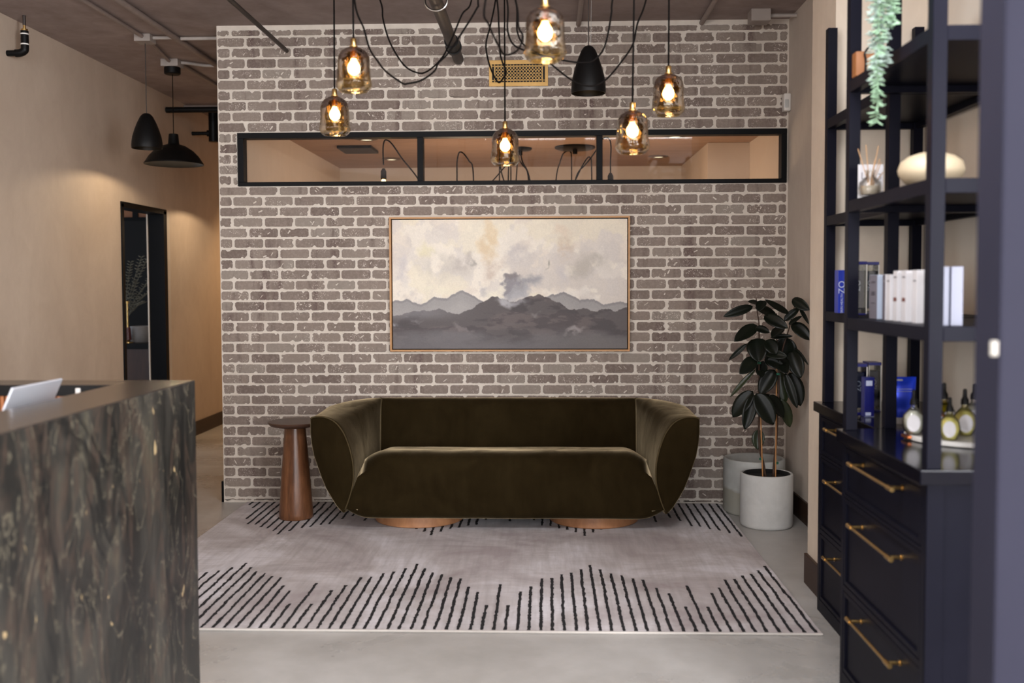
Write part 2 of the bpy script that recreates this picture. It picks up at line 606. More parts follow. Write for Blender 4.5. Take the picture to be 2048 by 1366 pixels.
def brick_wall():
    bm = nb()
    lay = bm.faces.layers.float.new('tone')
    T = 0.12
    box(bm, XB, XR, 0, T, 0, tz0)
    box(bm, XB, XR, 0, T, tz1, ZC)
    box(bm, XB, tx0, 0, T, tz0, tz1)
    box(bm, tx1, XR, 0, T, tz0, tz1)
    rng = random.Random(3)
    pz, px_, bl, bh = 0.0691, 0.2036, 0.188, 0.0600
    k0 = -29
    for k in range(k0, 18):
        z0 = 1.970 + pz * k
        z1 = z0 + bh
        if z1 < 0.02 or z0 > ZC - 0.03:
            continue
        z0c, z1c = max(z0, 0.012), min(z1, ZC - 0.03)
        off = -2.06 if k % 2 == 0 else -1.959
        j = -2
        while True:
            x0 = off + j * px_ + 0.0056 + rng.uniform(-.003, .003)
            x1 = off + (j + 1) * px_ - 0.0056 + rng.uniform(-.003, .003)
            j += 1
            if x0 > XR - 0.02:
                break
            if x1 < XB + 0.03:
                continue
            a, b = max(x0, XB + 0.004), min(x1, XR - 0.008)
            segs = [(a, b, z0c, z1c)]
            if z1c > tz0 - .004 and z0c < tz1 + .004:      # clip against the opening
                if z0c < tz0 - 0.02:
                    segs = [(a, b, z0c, tz0 - 0.004)]
                elif z1c > tz1 + 0.02:
                    segs = [(a, b, tz1 + 0.004, z1c)]
                else:
                    segs = []
                    if a < tx0 - 0.03:
                        segs.append((a, min(b, tx0 - 0.006), z0c, z1c))
            for (a, b, c, d) in segs:
                if b - a < 0.02 or d - c < 0.012:
                    continue
                # ragged outline
                per = []
                r = min(0.011, (d - c) / 3)
                def side(p, q, n):
                    for i in range(n):
                        t = i / n
                        per.append((p[0] + (q[0] - p[0]) * t, p[1] + (q[1] - p[1]) * t))
                nx = max(4, int((b - a) / 0.0065))
                nz = max(2, int((d - c) / 0.0075))
                side((a + r, c), (b - r, c), nx)
                side((b - r, c), (b, c + r), 2)
                side((b, c + r), (b, d - r), nz)
                side((b, d - r), (b - r, d), 2)
                side((b - r, d), (a + r, d), nx)
                side((a + r, d), (a, d - r), 2)
                side((a, d - r), (a, c + r), nz)
                side((a, c + r), (a + r, c), 2)
                cx, cz = (a + b) / 2, (c + d) / 2
                chips = [(rng.choice(per), rng.uniform(0.008, 0.018), rng.uniform(0.004, 0.012)) for _ in range(rng.choice([0, 1, 2, 3, 4]))]
                rag = rng.uniform(0.0004, 0.0016)
                outer, inner = [], []
                for (x, z) in per:
                    dx, dz_ = (cx - x), (cz - z)
                    # move straight inwards from the nearest side
                    if abs(dz_) / (d - c) > abs(dx) / (b - a):
                        nx_, nz_ = 0, math.copysign(1, dz_)
                    else:
                        nx_, nz_ = math.copysign(1, dx), 0
                    m_ = abs(rng.gauss(0, rag)) + 0.0012 * (1 + mnoise.noise(Vector((x * 40, 0, z * 40))))
                    for (cp, cr, ca) in chips:
                        dd = math.hypot(x - cp[0], z - cp[1])
                        if dd < cr:
                            m_ += ca * (1 - (dd / cr) ** 2)
                    X, Z = x + nx_ * m_, z + nz_ * m_
                    outer.append(bm.verts.new((X, 0, Z)))
                    inner.append(bm.verts.new((X + (0.0014 if X < cx else -0.0014), -0.0055, Z + (0.0012 if Z < cz else -0.0012))))
                tone = min(1, max(0, rng.gauss(0.5, 0.27)))
                n = len(per)
                fs = [bm.faces.new(inner)]
                for i in range(n):
                    fs.append(bm.faces.new((outer[i], outer[(i + 1) % n], inner[(i + 1) % n], inner[i])))
                for f in fs:
                    f[lay] = tone
                    f.material_index = 1
                # smears of whitewash across some faces
                if rng.random() < 0.33 and b - a > 0.1:
                    for _ in range(rng.choice([1, 1, 2])):
                        sx = rng.uniform(a + 0.03, b - 0.04)
                        sz = rng.uniform(c + 0.008, d - 0.03)
                        ln = rng.uniform(0.012, 0.032)
                        an = rng.choice([R(45), R(135), R(60), R(25)]) + rng.uniform(-.3, .3)
                        wd = rng.uniform(0.0012, 0.0038)
                        pts = []
                        for t in (0, 0.35, 0.7, 1):
                            ww = wd * (0.5 + rng.random())
                            pts.append((sx + math.cos(an) * ln * t, sz + math.sin(an) * ln * t, ww))
                        L = [(p[0] - math.sin(an) * p[2], p[1] + math.cos(an) * p[2]) for p in pts]
                        Rr = [(p[0] + math.sin(an) * p[2], p[1] - math.cos(an) * p[2]) for p in pts][::-1]
                        poly = [(min(max(x, a), b), min(max(z, c), d)) for x, z in L + Rr]
                        try:
                            f = bm.faces.new([bm.verts.new((x, -0.0062, z)) for x, z in poly[::-1]])
                            f.material_index = 0
                        except ValueError:
                            pass
    o = struct('wall_back', bm, [mortarmat(), brickmat()])
    return o


brick_wall()
bm = nb()
box(bm, XB - 0.016, XB, -0.002, 0.12, 0, 0.14, 0.002)
struct('baseboard_hall', bm, BLACK)

# high window: frame, two mullions, three panes
bm = nb()
fw = 0.03
yA, yB = -0.022, 0.06
box(bm, tx0, tx1, yA, yB, tz0, tz0 + 0.026, 0.002)
box(bm, tx0, tx1, yA, yB, tz1 - 0.036, tz1, 0.002)
box(bm, tx0, tx0 + 0.04, yA, yB, tz0 + 0.026, tz1 - 0.036, 0.002)
box(bm, tx1 - 0.035, tx1, yA, yB, tz0 + 0.026, tz1 - 0.036, 0.002)
win = struct('window_1', bm, BLACK)
mx = [W(841, 315, D0).x, W(1199, 315, D0).x]
for x in mx:
    link('mullion', boxbm(x - 0.019, x + 0.019, yA + 0.002, yB, tz0 + 0.026, tz1 - 0.036, 0.002), BLACK, win)
for a, b in ((tx0 + 0.04, mx[0] - 0.019), (mx[0] + 0.019, mx[1] - 0.019), (mx[1] + 0.019, tx1 - 0.035)):
    link('glass_pane', boxbm(a, b, 0.03, 0.034, tz0 + 0.026, tz1 - 0.036), PANE, win)

# shop front jamb close to the camera
jx, jy0, jy1 = W(1999, 680, 1.80).x, 1.80 - D0, 1.905 - D0
SLATE = plain('slate_paint', '2c2c38', 0.6, 0, 0.05, 3, spec=0.05)
bm = nb()
box(bm, jx, jx + .34, jy0, jy1, 0, ZC, 0.006)
struct('wall_front', bm, SLATE)
q = W(1989, 697, 1.80)
tag(link('strike_plate', boxbm(q.x - 0.008, q.x + 0.006, jy0 - 0.004, jy0 + 0.004, q.z - 0.014, q.z + 0.014, 0.003), plain('satin_nickel', '98948c', .4)),
    'small pale metal plate on the edge of the slate-grey door jamb', 'strike plate')


# ------------------------------------------------------------------ painting
def vnoise(x, y, seed):
    rs = np.random.RandomState(seed)
    G = rs.rand(257, 257)
    xi, yi = np.floor(x).astype(int), np.floor(y).astype(int)
    fx, fy = x - xi, y - yi
    fx, fy = fx * fx * (3 - 2 * fx), fy * fy * (3 - 2 * fy)
    a, b = G[yi % 256, xi % 256], G[yi % 256, (xi + 1) % 256]
    c, d = G[(yi + 1) % 256, xi % 256], G[(yi + 1) % 256, (xi + 1) % 256]
    return (a * (1 - fx) + b * fx) * (1 - fy) + (c * (1 - fx) + d * fx) * fy


def fbm(x, y, seed, o=5):
    s, a, t = 0, 0.5, 0
    for i in range(o):
        s = s + a * vnoise(x * 2 ** i + 17 * i, y * 2 ** i + 31 * i, seed + i)
        t += a
        a *= 0.55
    return s / t


def painting():
    p0, p1 = W(784, 440, D0 - 0.03), W(1254, 697, D0 - 0.03)
    x0, x1, z1, z0 = p0.x, p1.x, p0.z, p1.z
    cx = (x0 + x1) / 2
    t = thing('framed_painting', 'large landscape painting of grey misty mountains, in a thin oak frame on the brick wall',
              'painting', (cx, -0.03, (z0 + z1) / 2))
    nx, nz = 520, 290
    u, v = np.meshgrid(np.linspace(0, 1, nx), np.linspace(0, 1, nz))
    asp = (x1 - x0) / (z1 - z0)
    X, Y = u * asp, v
    wu = u + (fbm(X * 5, Y * 5, 50) - .5) * .13 + (fbm(X * 22, Y * 22, 55) - .5) * .03
    wv = v + (fbm(X * 5, Y * 5, 60) - .5) * .20 + (fbm(X * 22, Y * 22, 65) - .5) * .05
    nm = fbm(X * 9, Y * 9, 91)
    def col(h):
        return np.array([int(h[i:i + 2], 16) / 255 for i in (0, 2, 4)])
    img = np.zeros((nz, nx, 3)) + col('dfd5c8')
    def blend(mask, c, a=1.0):
        nonlocal img
        m_ = np.clip(mask, 0, 1)[..., None] * a
        img = img * (1 - m_) + col(c) * m_
    def sm(x, a, b):
        t_ = np.clip((x - a) / (b - a), 0, 1)
        return t_ * t_ * (3 - 2 * t_)
    n1 = fbm(X * 3, Y * 3, 1)
    n2 = fbm(X * 4 + 9, Y * 5, 8)
    n3 = fbm(X * 7, Y * 7 + 3, 15)
    blend(sm(n1, .5, .62), 'cfc7bf', .8)
    blend(sm(n2, .5, .58), 'e9e1d3', .8)
    blend(sm(n3, .54, .6), 'cfc8c2', .5)
    blend(sm(1 - n1, .52, .6), 'e6dcc4', .6)
    def blob(cu, cv, ru, rv, c, a, soft=.5):
        r = np.sqrt(((wu - cu) / ru) ** 2 + ((wv - cv) / rv) ** 2)
        blend((1 - sm(r, 1 - soft * 1.5, 1 + soft * .5)) * sm(nm, .28, .55), c, a)
    blob(.39, .20, .045, .18, 'd6bf9e', .8)
    blob(.40, .10, .03, .12, 'dfc9a6', .6)
    blob(.41, .40, .05, .10, 'b5a193', .55)
    blob(.73, .22, .03, .10, 'cbb8a4', .75)
    blob(.72, .08, .05, .08, 'dcc7b2', .5)
    blob(.85, .36, .10, .10, 'b3aca2', .7)
    blob(.72, .42, .05, .12, 'c5c0c0', .6)
    blob(.16, .22, .05, .08, 'd8d0a8', .5)
    blob(.22, .35, .13, .14, 'c3bcb2', .6)
    blob(.04, .35, .03, .14, 'c3bdbe', .6)
    blob(.28, .30, .03, .10, 'a9a09a', .5)
    blob(.52, .25, .07, .12, 'bdb7b6', .6)
    blob(.64, .40, .012, .05, '9a968c', .9)
    blob(.31, .32, .02, .03, '8f8a84', .6)
    blob(.40, .55, .03, .05, 'aaa7ab', .6)
    blob(.18, .55, .10, .05, 'e5dfc8', .8)
    blob(.45, .57, .06, .06, 'ece6d2', .8)
    blob(.80, .58, .12, .06, 'e3ddd4', .7)
    def ridge(pts, amp, seed):
        r = np.interp(u[0], [p[0] for p in pts], [p[1] for p in pts])
        return (r + (fbm(u * 14, u * 0 + 2, seed) - .5) * amp + (fbm(u * 60, u * 0 + 5, seed + 9) - .5) * amp * .4)
    far = ridge([(0, .625), (.055, .605), (.12, .645), (.18, .585), (.24, .60), (.30, .55), (.33, .565), (.37, .61), (.42, .66), (.60, .66), (.66, .60), (.73, .545), (.80, .63), (.86, .61), (.90, .665), (.95, .645), (1, .65)], .045, 71)
    blend(sm(v - far, 0, .006), '979493', .95)
    blend(sm(v - far, .03, .14), 'aaa6a3', .7)
    blend(sm(v - far, 0, .012) * (1 - sm(v - far, .012, .03)), '7e7b7c', .6)
    mid = ridge([(0, .73), (.08, .715), (.12, .69), (.2, .70), (.27, .725), (.33, .69), (.38, .63), (.43, .585), (.47, .60), (.53, .64), (.57, .61), (.62, .572), (.66, .595), (.72, .66), (.76, .69), (.81, .68), (.86, .715), (.9, .69), (.95, .715), (1, .69)], .05, 83)
    blob(.50, .50, .028, .05, '8a868a', .95, .25)
    blob(.56, .52, .07, .075, '96959a', .9, .4)
    blob(.57, .56, .06, .05, 'b0afb2', .8, .6)
    blob(.50, .475, .035, .03, '857f7f', .85, .4)
    g = sm(v - mid, 0, .008)
    n4 = fbm(X * 2.2, Y * 9, 21)
    n5 = fbm(X * 6, Y * 16, 33)
    blend(g, '5d5757', 1)
    blend(g * sm(n4, .45, .62), '6b6160', .8)
    blend(g * sm(n5, .52, .62), '474244', .6)
    blend(g * sm(1 - u, .62, .9) * (1 - sm(v, .72, .8)), '8b898c', .6)
    blend(sm(v + (n4 - .5) * .25, .84, .96), '6f6c6e', .8)
    blend(sm(v + (n4 - .5) * .15, .86, .95) * sm(u, .5, .9), '6e6a68', .6)
    blob(.51, .60, .055, .05, 'b9b8bb', .85, .5)
    blob(.545, .63, .06, .035, 'a8a6aa', .7, .6)
    blob(.05, .775, .09, .03, 'b4b2b4', .8, .5)
    blob(.78, .855, .06, .025, 'a29c9a', .75, .5)
    blob(.62, .70, .02, .03, '85807f', .7, .4)
    blob(.30, .85, .04, .02, '807878', .7, .4)
    sp = vnoise(X * 190, Y * 190, 5)
    img = img * (1 + (sp - .5)[..., None] * .05)
    L = np.where(img <= .04045, img / 12.92, ((img + .055) / 1.055) ** 2.4)
    xs, zs = x0 + u * (x1 - x0), z1 + v * (z0 - z1)
    verts = np.stack([xs - cx, np.zeros_like(xs), zs - (z0 + z1) / 2], -1).reshape(-1, 3)
    idx = np.arange(nx * nz).reshape(nz, nx)
    faces = np.stack([idx[:-1, :-1], idx[1:, :-1], idx[1:, 1:], idx[:-1, 1:]], -1).reshape(-1, 4)
    nv = len(verts)
    # back plate so that the canvas has a thickness
    vb = [(x0 - cx, .024, z0 - (z0 + z1) / 2), (x1 - cx, .024, z0 - (z0 + z1) / 2), (x1 - cx, .024, z1 - (z0 + z1) / 2), (x0 - cx, .024, z1 - (z0 + z1) / 2)]
    c4 = [int(idx[-1, 0]), int(idx[-1, -1]), int(idx[0, -1]), int(idx[0, 0])]
    F = faces.tolist() + [[nv + 3, nv + 2, nv + 1, nv]] 
    F += [[nv, nv + 1, c4[1], c4[0]], [nv + 1, nv + 2, c4[2], c4[1]], [nv + 2, nv + 3, c4[3], c4[2]], [nv + 3, nv, c4[0], c4[3]]]
    me = bpy.data.meshes.new('canvas')
    me.from_pydata(verts.tolist() + vb, [], F)
    ca = me.color_attributes.new('paint', 'FLOAT_COLOR', 'POINT')
    cols = np.ones((nv + 4, 4))
    cols[:nv, :3] = L.reshape(-1, 3)
    ca.data.foreach_set('color', cols.ravel())
    m = M('painted_canvas')
    a = m.n('ShaderNodeAttribute', attribute_name='paint')
    m.l(a.outputs['Color'], m.b.inputs['Base Color'])
    m.rough(0.7).bump(m.noise(300, 2), 0.1, 0.001)
    me.materials.append(m.m)
    o = bpy.data.objects.new('canvas', me)
    C.objects.link(o)
    o.parent = t
    bm = nb()
    e, wd = 0.006, 0.0115
    for (a0, a1, b0, b1) in ((x0 - e - wd, x1 + e + wd, z1 + e, z1 + e + wd), (x0 - e - wd, x1 + e + wd, z0 - e - wd, z0 - e),
                             (x0 - e - wd, x0 - e, z0 - e, z1 + e), (x1 + e, x1 + e + wd, z0 - e, z1 + e)):
        box(bm, a0, a1, -0.048, -0.0065, b0, b1, 0.0012)
    link('frame', bm, OAKF, t)
    link('backing', boxbm(x0 - e, x1 + e, -0.0065 - 0.004, -0.0065, z0 - e, z1 + e), BLACK, t)


painting()


# ------------------------------------------------------------------ brass vent grille
def vent():
    p0, p1 = W(978, 121, D0 - .01), W(1096, 172, D0 - .01)
    x0, x1, z1, z0 = p0.x, p1.x, p0.z, p1.z
    t = thing('vent_grille', 'brass vent grille with punched round holes high on the brick wall', 'vent', ((x0 + x1) / 2, -0.006, z0))
    link('dark_duct_plate', boxbm(x0 + 0.012, x1 - 0.012, -0.008, -0.0062, z0 + 0.012, z1 - 0.012), BLACKM, t)  # flat black sheet standing in for the shade inside the duct
    bm = nb()
    yf, yb = -0.017, -0.0085
    bw, bh_ = 0.02, 0.026
    for (a0, a1, b0, b1) in ((x0, x1, z1 - bh_, z1), (x0, x1, z0, z0 + bh_), (x0, x0 + bw, z0 + bh_, z1 - bh_), (x1 - bw, x1, z0 + bh_, z1 - bh_)):
        box(bm, a0, a1, yf, yb, b0, b1, 0.001)
    # side slots leave a solid bar, then a field of rings
    ix0, ix1 = x0 + bw + 0.018, x1 - bw - 0.018
    box(bm, ix0 - 0.005, ix0, yf + .001, yb, z0 + bh_, z1 - bh_)
    box(bm, ix1, ix1 + 0.005, yf + .001, yb, z0 + bh_, z1 - bh_)
    nxc, nzc = 15, 4
    cw = (ix1 - ix0) / nxc
    iz0, iz1 = z0 + bh_ + 0.014, z1 - bh_ - 0.014
    ch = (iz1 - iz0) / nzc
    box(bm, x0 + bw, x1 - bw, yf + .001, yb, iz0 - 0.004, iz0)
    box(bm, x0 + bw, x1 - bw, yf + .001, yb, iz1, iz1 + 0.004)
    for i in range(nxc + 1):
        xx = ix0 + i * cw
        box(bm, xx - 0.0015, xx + 0.0015, yf + .001, yb, z0 + bh_, iz0 - 0.004)
        box(bm, xx - 0.0015, xx + 0.0015, yf + .001, yb, iz1 + 0.004, z1 - bh_)
    n = 12
    for i in range(nxc):
        for j in range(nzc):
            cx, cz = ix0 + (i + .5) * cw, iz0 + (j + .5) * ch
            ri, ro = cw * 0.37, cw * 0.53
            vs = [[bm.verts.new((cx + r * math.cos(2 * math.pi * k / n), y, cz + r * math.sin(2 * math.pi * k / n))) for k in range(n)]
                  for r, y in ((ri, yf + .001), (ro, yf + .001), (ri, yb))]
            for k in range(n):
                k2 = (k + 1) % n
                bm.faces.new((vs[0][k], vs[0][k2], vs[1][k2], vs[1][k]))
                bm.faces.new((vs[0][k2], vs[0][k], vs[2][k], vs[2][k2]))
    link('grille', bm, BRASSM, t)


vent()


# ------------------------------------------------------------------ rug
def rug():
    xa, xb, yb_, yf_ = -1.985, 1.136, -0.03, -2.455
    m = M('grey_woven_rug')
    f = m.noise(1.6, 7, (1, 1, 1), 0.62, 0.6)
    g = m.noise(38, 3, (1, 0.07, 1), 0.6)
    h = m.noise(38, 3, (0.1, 1.4, 1), 0.6)
    c = m.ramp(f, [(0.36, lin('9c9091')), (0.5, lin('b8b1b2')), (0.62, lin('d2ced3'))])
    c = m.mix(m.ramp(g, [(0.4, (0, 0, 0)), (0.75, (0.35, 0.35, 0.35))]), c, lin('7f7673'))
    c = m.mix(m.ramp(h, [(0.5, (0, 0, 0)), (0.8, (0.3, 0.3, 0.3))]), c, lin('8d8481'))
    m.base(c).rough(0.95).bump(m.noise(260, 2), 0.5, 0.003)
    m.b.inputs['Sheen Weight'].default_value = 0.15
    blk = plain('black_rug_pile', '0e0c10', 0.95, 0, 0.3, 60, 0.5, 200)
    edge = plain('rug_binding', 'b8b2ab', 0.9, 0, 0.05, 40)
    bm = nb()
    box(bm, xa, xb, yf_, yb_, 0.0, 0.010, 0.003)
    tube(bm, [(xa, yf_ - .001, 0.006), (xb, yf_ - .001, 0.006)], 0.006, 6, 2)
    L = [.97, .89, .83, .80, .74, .73, .60, .52, .32, .63, .32, .51, .59, .72, .74, .79, .82, .89]
    rng = random.Random(5)
    i = 0
    while 1.112 - .0493 * i > xa + 0.01:
        x = 1.112 - .0493 * i
        for s in (0, 1):
            ln = L[i % 18] if s == 0 else L[i % 18] - 0.12
            if s == 1 and i in (61, 62):
                ln *= 0.45
            n = int(ln / 0.012)
            prev = None
            ph = rng.random() * 9
            for k in range(n + 1):
                t = k / n * ln
                y = (yf_ + 0.008 + t) if s == 0 else (yb_ - 0.008 - t)
                wob = 0.0034 * mnoise.noise(Vector((x * 9, t * 28, ph))) + 0.004 * mnoise.noise(Vector((x * 9, t * 5, ph + 4)))
                hw = 0.0068 + 0.0042 * mnoise.noise(Vector((x * 9 + 4, t * 75, ph)))
                a = bm.verts.new((x + wob - hw, y, 0.0112))
                b = bm.verts.new((x + wob + hw, y, 0.0112))
                if prev:
                    fc = bm.faces.new((prev[0], prev[1], b, a)) if s == 0 else bm.faces.new((prev[1], prev[0], a, b))
                    fc.material_index = 1
                prev = (a, b)
        i += 1
    o = link('area_rug', bm, [m.m, blk, edge])
    tag(o, 'large pale grey area rug with black zigzag stripe borders on the concrete floor', 'rug')


rug()

# ------------------------------------------------------------------ sofa
SX, SY = -0.242, 5.70 - D0       # centre, front plane
RUGZ = 0.0118


def sofa():
    t = thing('sofa', 'curved olive brown velvet sofa on two round wooden plinths, under the painting', 'sofa', (SX, SY, RUGZ))
    # section of the shell at the arm front: (u inward from rim, z), counter-clockwise from the rim over the inside down to the tip
    inner = [(0.0, .672), (.012, .680), (.04, .684), (.075, .683), (.11, .672), (.143, .652), (.172, .62), (.199, .575), (.226, .50), (.243, .42), (.247, .36), (.245, .31), (.236, .26), (.215, .19), (.195, .14)]
    outer = [(-.001, .655), (-.002, .60), (.003, .537), (.016, .46), (.037, .396), (.06, .33), (.086, .265), (.12, .205), (.149, .159), (.175, .13), (.19, .122)]
    back_in = [(0.0, .690), (.012, .702), (.04, .712), (.075, .714), (.11, .706), (.14, .685), (.158, .65), (.17, .60), (.18, .52), (.19, .44), (.20, .36), (.205, .31), (.207, .26), (.207, .19), (.20, .14)]
    back_out = [(-.001, .67), (-.002, .60), (.0, .537), (.006, .46), (.015, .396), (.027, .33), (.045, .265), (.075, .205), (.11, .159), (.15, .13), (.19, .122)]
    rr = 0.40
    hw, depth = 1.121, 0.775

    def path(s):
        """left half: s = arc length from the arm front; returns point and inward normal (local)"""
        st = depth - rr
        if s <= st:
            return Vector((-hw, s, 0)), Vector((1, 0, 0))
        a = (s - st) / rr
        if a <= math.pi / 2:
            c = Vector((-hw + rr, st, 0))
            n = Vector((-math.cos(a), math.sin(a), 0))
            return c + n * rr, -n
        return Vector((-hw + rr + (s - st - rr * math.pi / 2), depth, 0)), Vector((0, -1, 0))

    st = depth - rr
    s_seam = st + rr * math.pi / 2 * 0.80
    s_mid = st + rr * math.pi / 2 + (hw - rr)

    def sect(s, off=0.0):
        k = min(1, max(0, (s - 0.05) / (s_seam - 0.05)))
        k = k * k * (3 - 2 * k)
        return [(a[0] * (1 - k) + b[0] * k, a[1] * (1 - k) + b[1] * k) for a, b in zip(inner + outer[::-1], back_in + back_out[::-1])]

    def plan(s, u, side_len):
        """plan position of a section point: the rim follows the round corner, the inner face runs straight to a sharp inner corner"""
        p, nn = path(s)
        q = p + nn * u
        k = min(1, max(0, (u - .045) / .09))
        k = k * k * (3 - 2 * k)
        if s <= s_seam + 1e-6:
            t_ = s / s_seam
            r = Vector(((-hw + u) * (1 - t_) - .8155 * t_, t_ * (depth - u * .84), 0))
        else:
            r = Vector((p.x * .965, depth - u * .84 - (u * .16) * min(1, (s - s_seam) / .1), 0))
        return q.lerp(r, k)

    def shell(bm, s0, s1, n, mirror, cap_front=True):
        rings = []
        for i in range(n + 1):
            s = s0 + (s1 - s0) * i / n
            p, nn = path(s)
            ring = []
            for (u, z) in sect(s):
                # soften the front edge: pull the section in a little at the very front
                q = plan(s, u, 0)
                q.z = z
                if mirror:
                    q.x = -q.x
                ring.append(bm.verts.new(q + Vector((SX, SY, RUGZ - 0.01))))
            rings.append(ring)
        m_ = len(rings[0])
        for a, b in zip(rings, rings[1:]):
            for k in range(m_):
                f = (a[k], a[(k + 1) % m_], b[(k + 1) % m_], b[k])
                bm.faces.new(f if mirror else f[::-1])
        return rings

    def cap(bm, ring, dirY, bulge, flip):
        c = sum((v.co for v in ring), Vector()) / len(ring)
        prev = ring
        for sc, bl in ((0.93, 0.55), (0.8, 0.85), (0.5, 1.0)):
            cur = [bm.verts.new(c + (v.co - c) * sc + Vector((0, dirY * bulge * bl, 0))) for v in ring]
            for k in range(len(ring)):
                f = (prev[k], prev[(k + 1) % len(ring)], cur[(k + 1) % len(ring)], cur[k])
                bm.faces.new(f if flip else f[::-1])
            prev = cur
        bm.faces.new(prev if flip else prev[::-1])

    for mirror in (False, True):
        bm = nb()
        r = shell(bm, 0.0, s_seam - 0.002, 26, mirror)
        cap(bm, r[0], -1, 0.022, not mirror)
        bm.faces.new(r[-1] if mirror else r[-1][::-1])
        bmesh.ops.recalc_face_normals(bm, faces=bm.faces)
        pts = [v.co.copy() + Vector((0, -0.001, 0)) for v in r[0][:len(inner)]]
        seam = [v.co.copy() for v in r[-1][:len(inner) - 4]]
        a = link('arm', bm, VELVET, t, smooth=True, auto=60)
        bm = nb()
        tube(bm, smooth_path(pts, 3), 0.0042, 8)
        link('piping', bm, PIPING, a, smooth=True)
        bm = nb()
        tube(bm, smooth_path(seam, 3), 0.003, 8)
        link('seam', bm, PIPING, a, smooth=True)
    # back between the seams
    bm = nb()
    n = 18
    rings = []
    for mirror in (False, True):
        ss = [s_seam + (s_mid - s_seam) * i / n for i in range(n + 1)]
        if mirror:
            ss = ss[::-1][1:]
        for s in ss:
            p, nn = path(s)
            ring = []
            for (u, z) in sect(s):
                q = plan(s + 1e-5, u, 0)
                q.z = z
                if mirror:
                    q.x = -q.x
                ring.append(bm.verts.new(q + Vector((SX, SY, RUGZ - 0.01))))
            rings.append(ring)
    m_ = len(rings[0])
    for a, b in zip(rings, rings[1:]):
        for k in range(m_):
            bm.faces.new((a[k], b[k], b[(k + 1) % m_], a[(k + 1) % m_]))
    bm.faces.new(rings[0])
    bm.faces.new(rings[-1][::-1])
    bmesh.ops.recalc_face_normals(bm, faces=bm.faces)
    link('backrest', bm, VELVET, t, smooth=True, auto=60)

    # seat: one upholstered block, front panel widening towards the bottom
    # (y, z, halfwidth)
    prof = [(.62, .412, .84), (.50, .420, .85), (.36, .435, .85), (.24, .452, .845), (.17, .462, .838), (.12, .463, .83), (.078, .455, .825), (.042, .436, .822),
            (.017, .405, .826), (.003, .365, .838), (-.004, .33, .853), (-.006, .28, .872), (-.004, .23, .892), (.0, .18, .912), (.006, .14, .928), (.016, .108, .935),
            (.035, .088, .925), (.07, .078, .90), (.20, .074, .86), (.42, .074, .82), (.62, .074, .80)]
    NS = 72
    bm = nb()
    rows = []
    for j, (y, z, hwid) in enumerate(smooth_path(prof, 3)):
        j = j // 3
        row = []
        top = 1 if j < 9 else 0
        for i in range(NS + 1):
            s = -1 + 2 * i / NS
            e = max(0, (abs(s) - 0.84) / 0.16)
            zz, yy = z, y
            if j <= 12 and z > .3:
                zz = z - 0.055 * e * e * min(1, max(0, (z - .33) / .08))
            if z < .14:
                zz = z + 0.045 * max(0, (abs(s) - 0.86) / 0.14) ** 2
            if y < .1:
                yy = y + 0.018 * e ** 2 * min(1, (.1 - y) / .06)
            zz += 0.004 * mnoise.noise(Vector((s * 3.2, y * 4, 2)))
            row.append(bm.verts.new((SX + s * hwid, SY + yy, zz + RUGZ - 0.01)))
        rows.append(row)
    for a, b in zip(rows, rows[1:]):
        for i in range(NS):
            bm.faces.new((a[i], b[i], b[i + 1], a[i + 1]))
    for i in range(NS):
        bm.faces.new((rows[-1][i], rows[0][i], rows[0][i + 1], rows[-1][i + 1]))
    for e in (0, NS):
        bm.faces.new([r[e] for r in rows] if e else [r[e] for r in rows][::-1])
    bmesh.ops.recalc_face_normals(bm, faces=bm.faces)
    link('seat', bm, VELVET, t, smooth=True, auto=60)
    for s in (-1, 1):
        bm = nb()
        lathe(bm, [(.0, .0), (.268, 0), (.272, .004), (.272, .078)], SX + s * .535, SY + .365, RUGZ, 64, cap1=True)
        link('plinth', bm, OAK, t, smooth=True, auto=40)


sofa()


# ------------------------------------------------------------------ side table
def side_table():
    cx, cy = -1.545, 6.06 - D0
    t = thing('side_table', 'round walnut side table with a tapered drum base left of the sofa', 'side table', (cx, cy, RUGZ))
    bm = nb()
    lathe(bm, [(0, 0), (.101, 0), (.104, .004), (.104, .03), (.095, .16), (.083, .32), (.072, .46), (.064, .562), (0, .562)], cx, cy, RUGZ, 48)
    bmesh.ops.remove_doubles(bm, verts=bm.verts, dist=1e-5)
    link('pedestal', bm, WALNUT, t, smooth=True, auto=40)
    bm = nb()
    lathe(bm, [(0, .563), (.10, .563), (.15, .574), (.163, .588), (.164, .594), (.161, .598), (0, .598)], cx, cy, RUGZ, 64)
    bmesh.ops.remove_doubles(bm, verts=bm.verts, dist=1e-5)
    link('tabletop', bm, WALNUTTOP, t, smooth=True, auto=40)


side_table()


# ------------------------------------------------------------------ planters and rubber plant
def planter(cx, cy, r, h, mat, label):
    bm = nb()
    n = 64
    prof = [(0, 0), (r - .012, 0), (r - .003, .006), (r, .02), (r, h - .008), (r - .003, h - .002), (r - .008, h), (r - .016, h),
            (r - .022, h - .004), (r - .024, h - .012), (r - .026, h - .07), (0, h - .075)]
    lathe(bm, prof, cx, cy, 0, n)
    bmesh.ops.remove_doubles(bm, verts=bm.verts, dist=1e-5)
    o = link('planter', bm, mat, None, smooth=True, auto=50)
    return tag(o, label, 'planter')


planter(1.322, -0.205, 0.192, 0.345, POT2, 'larger empty weathered concrete planter in the corner behind the potted plant')


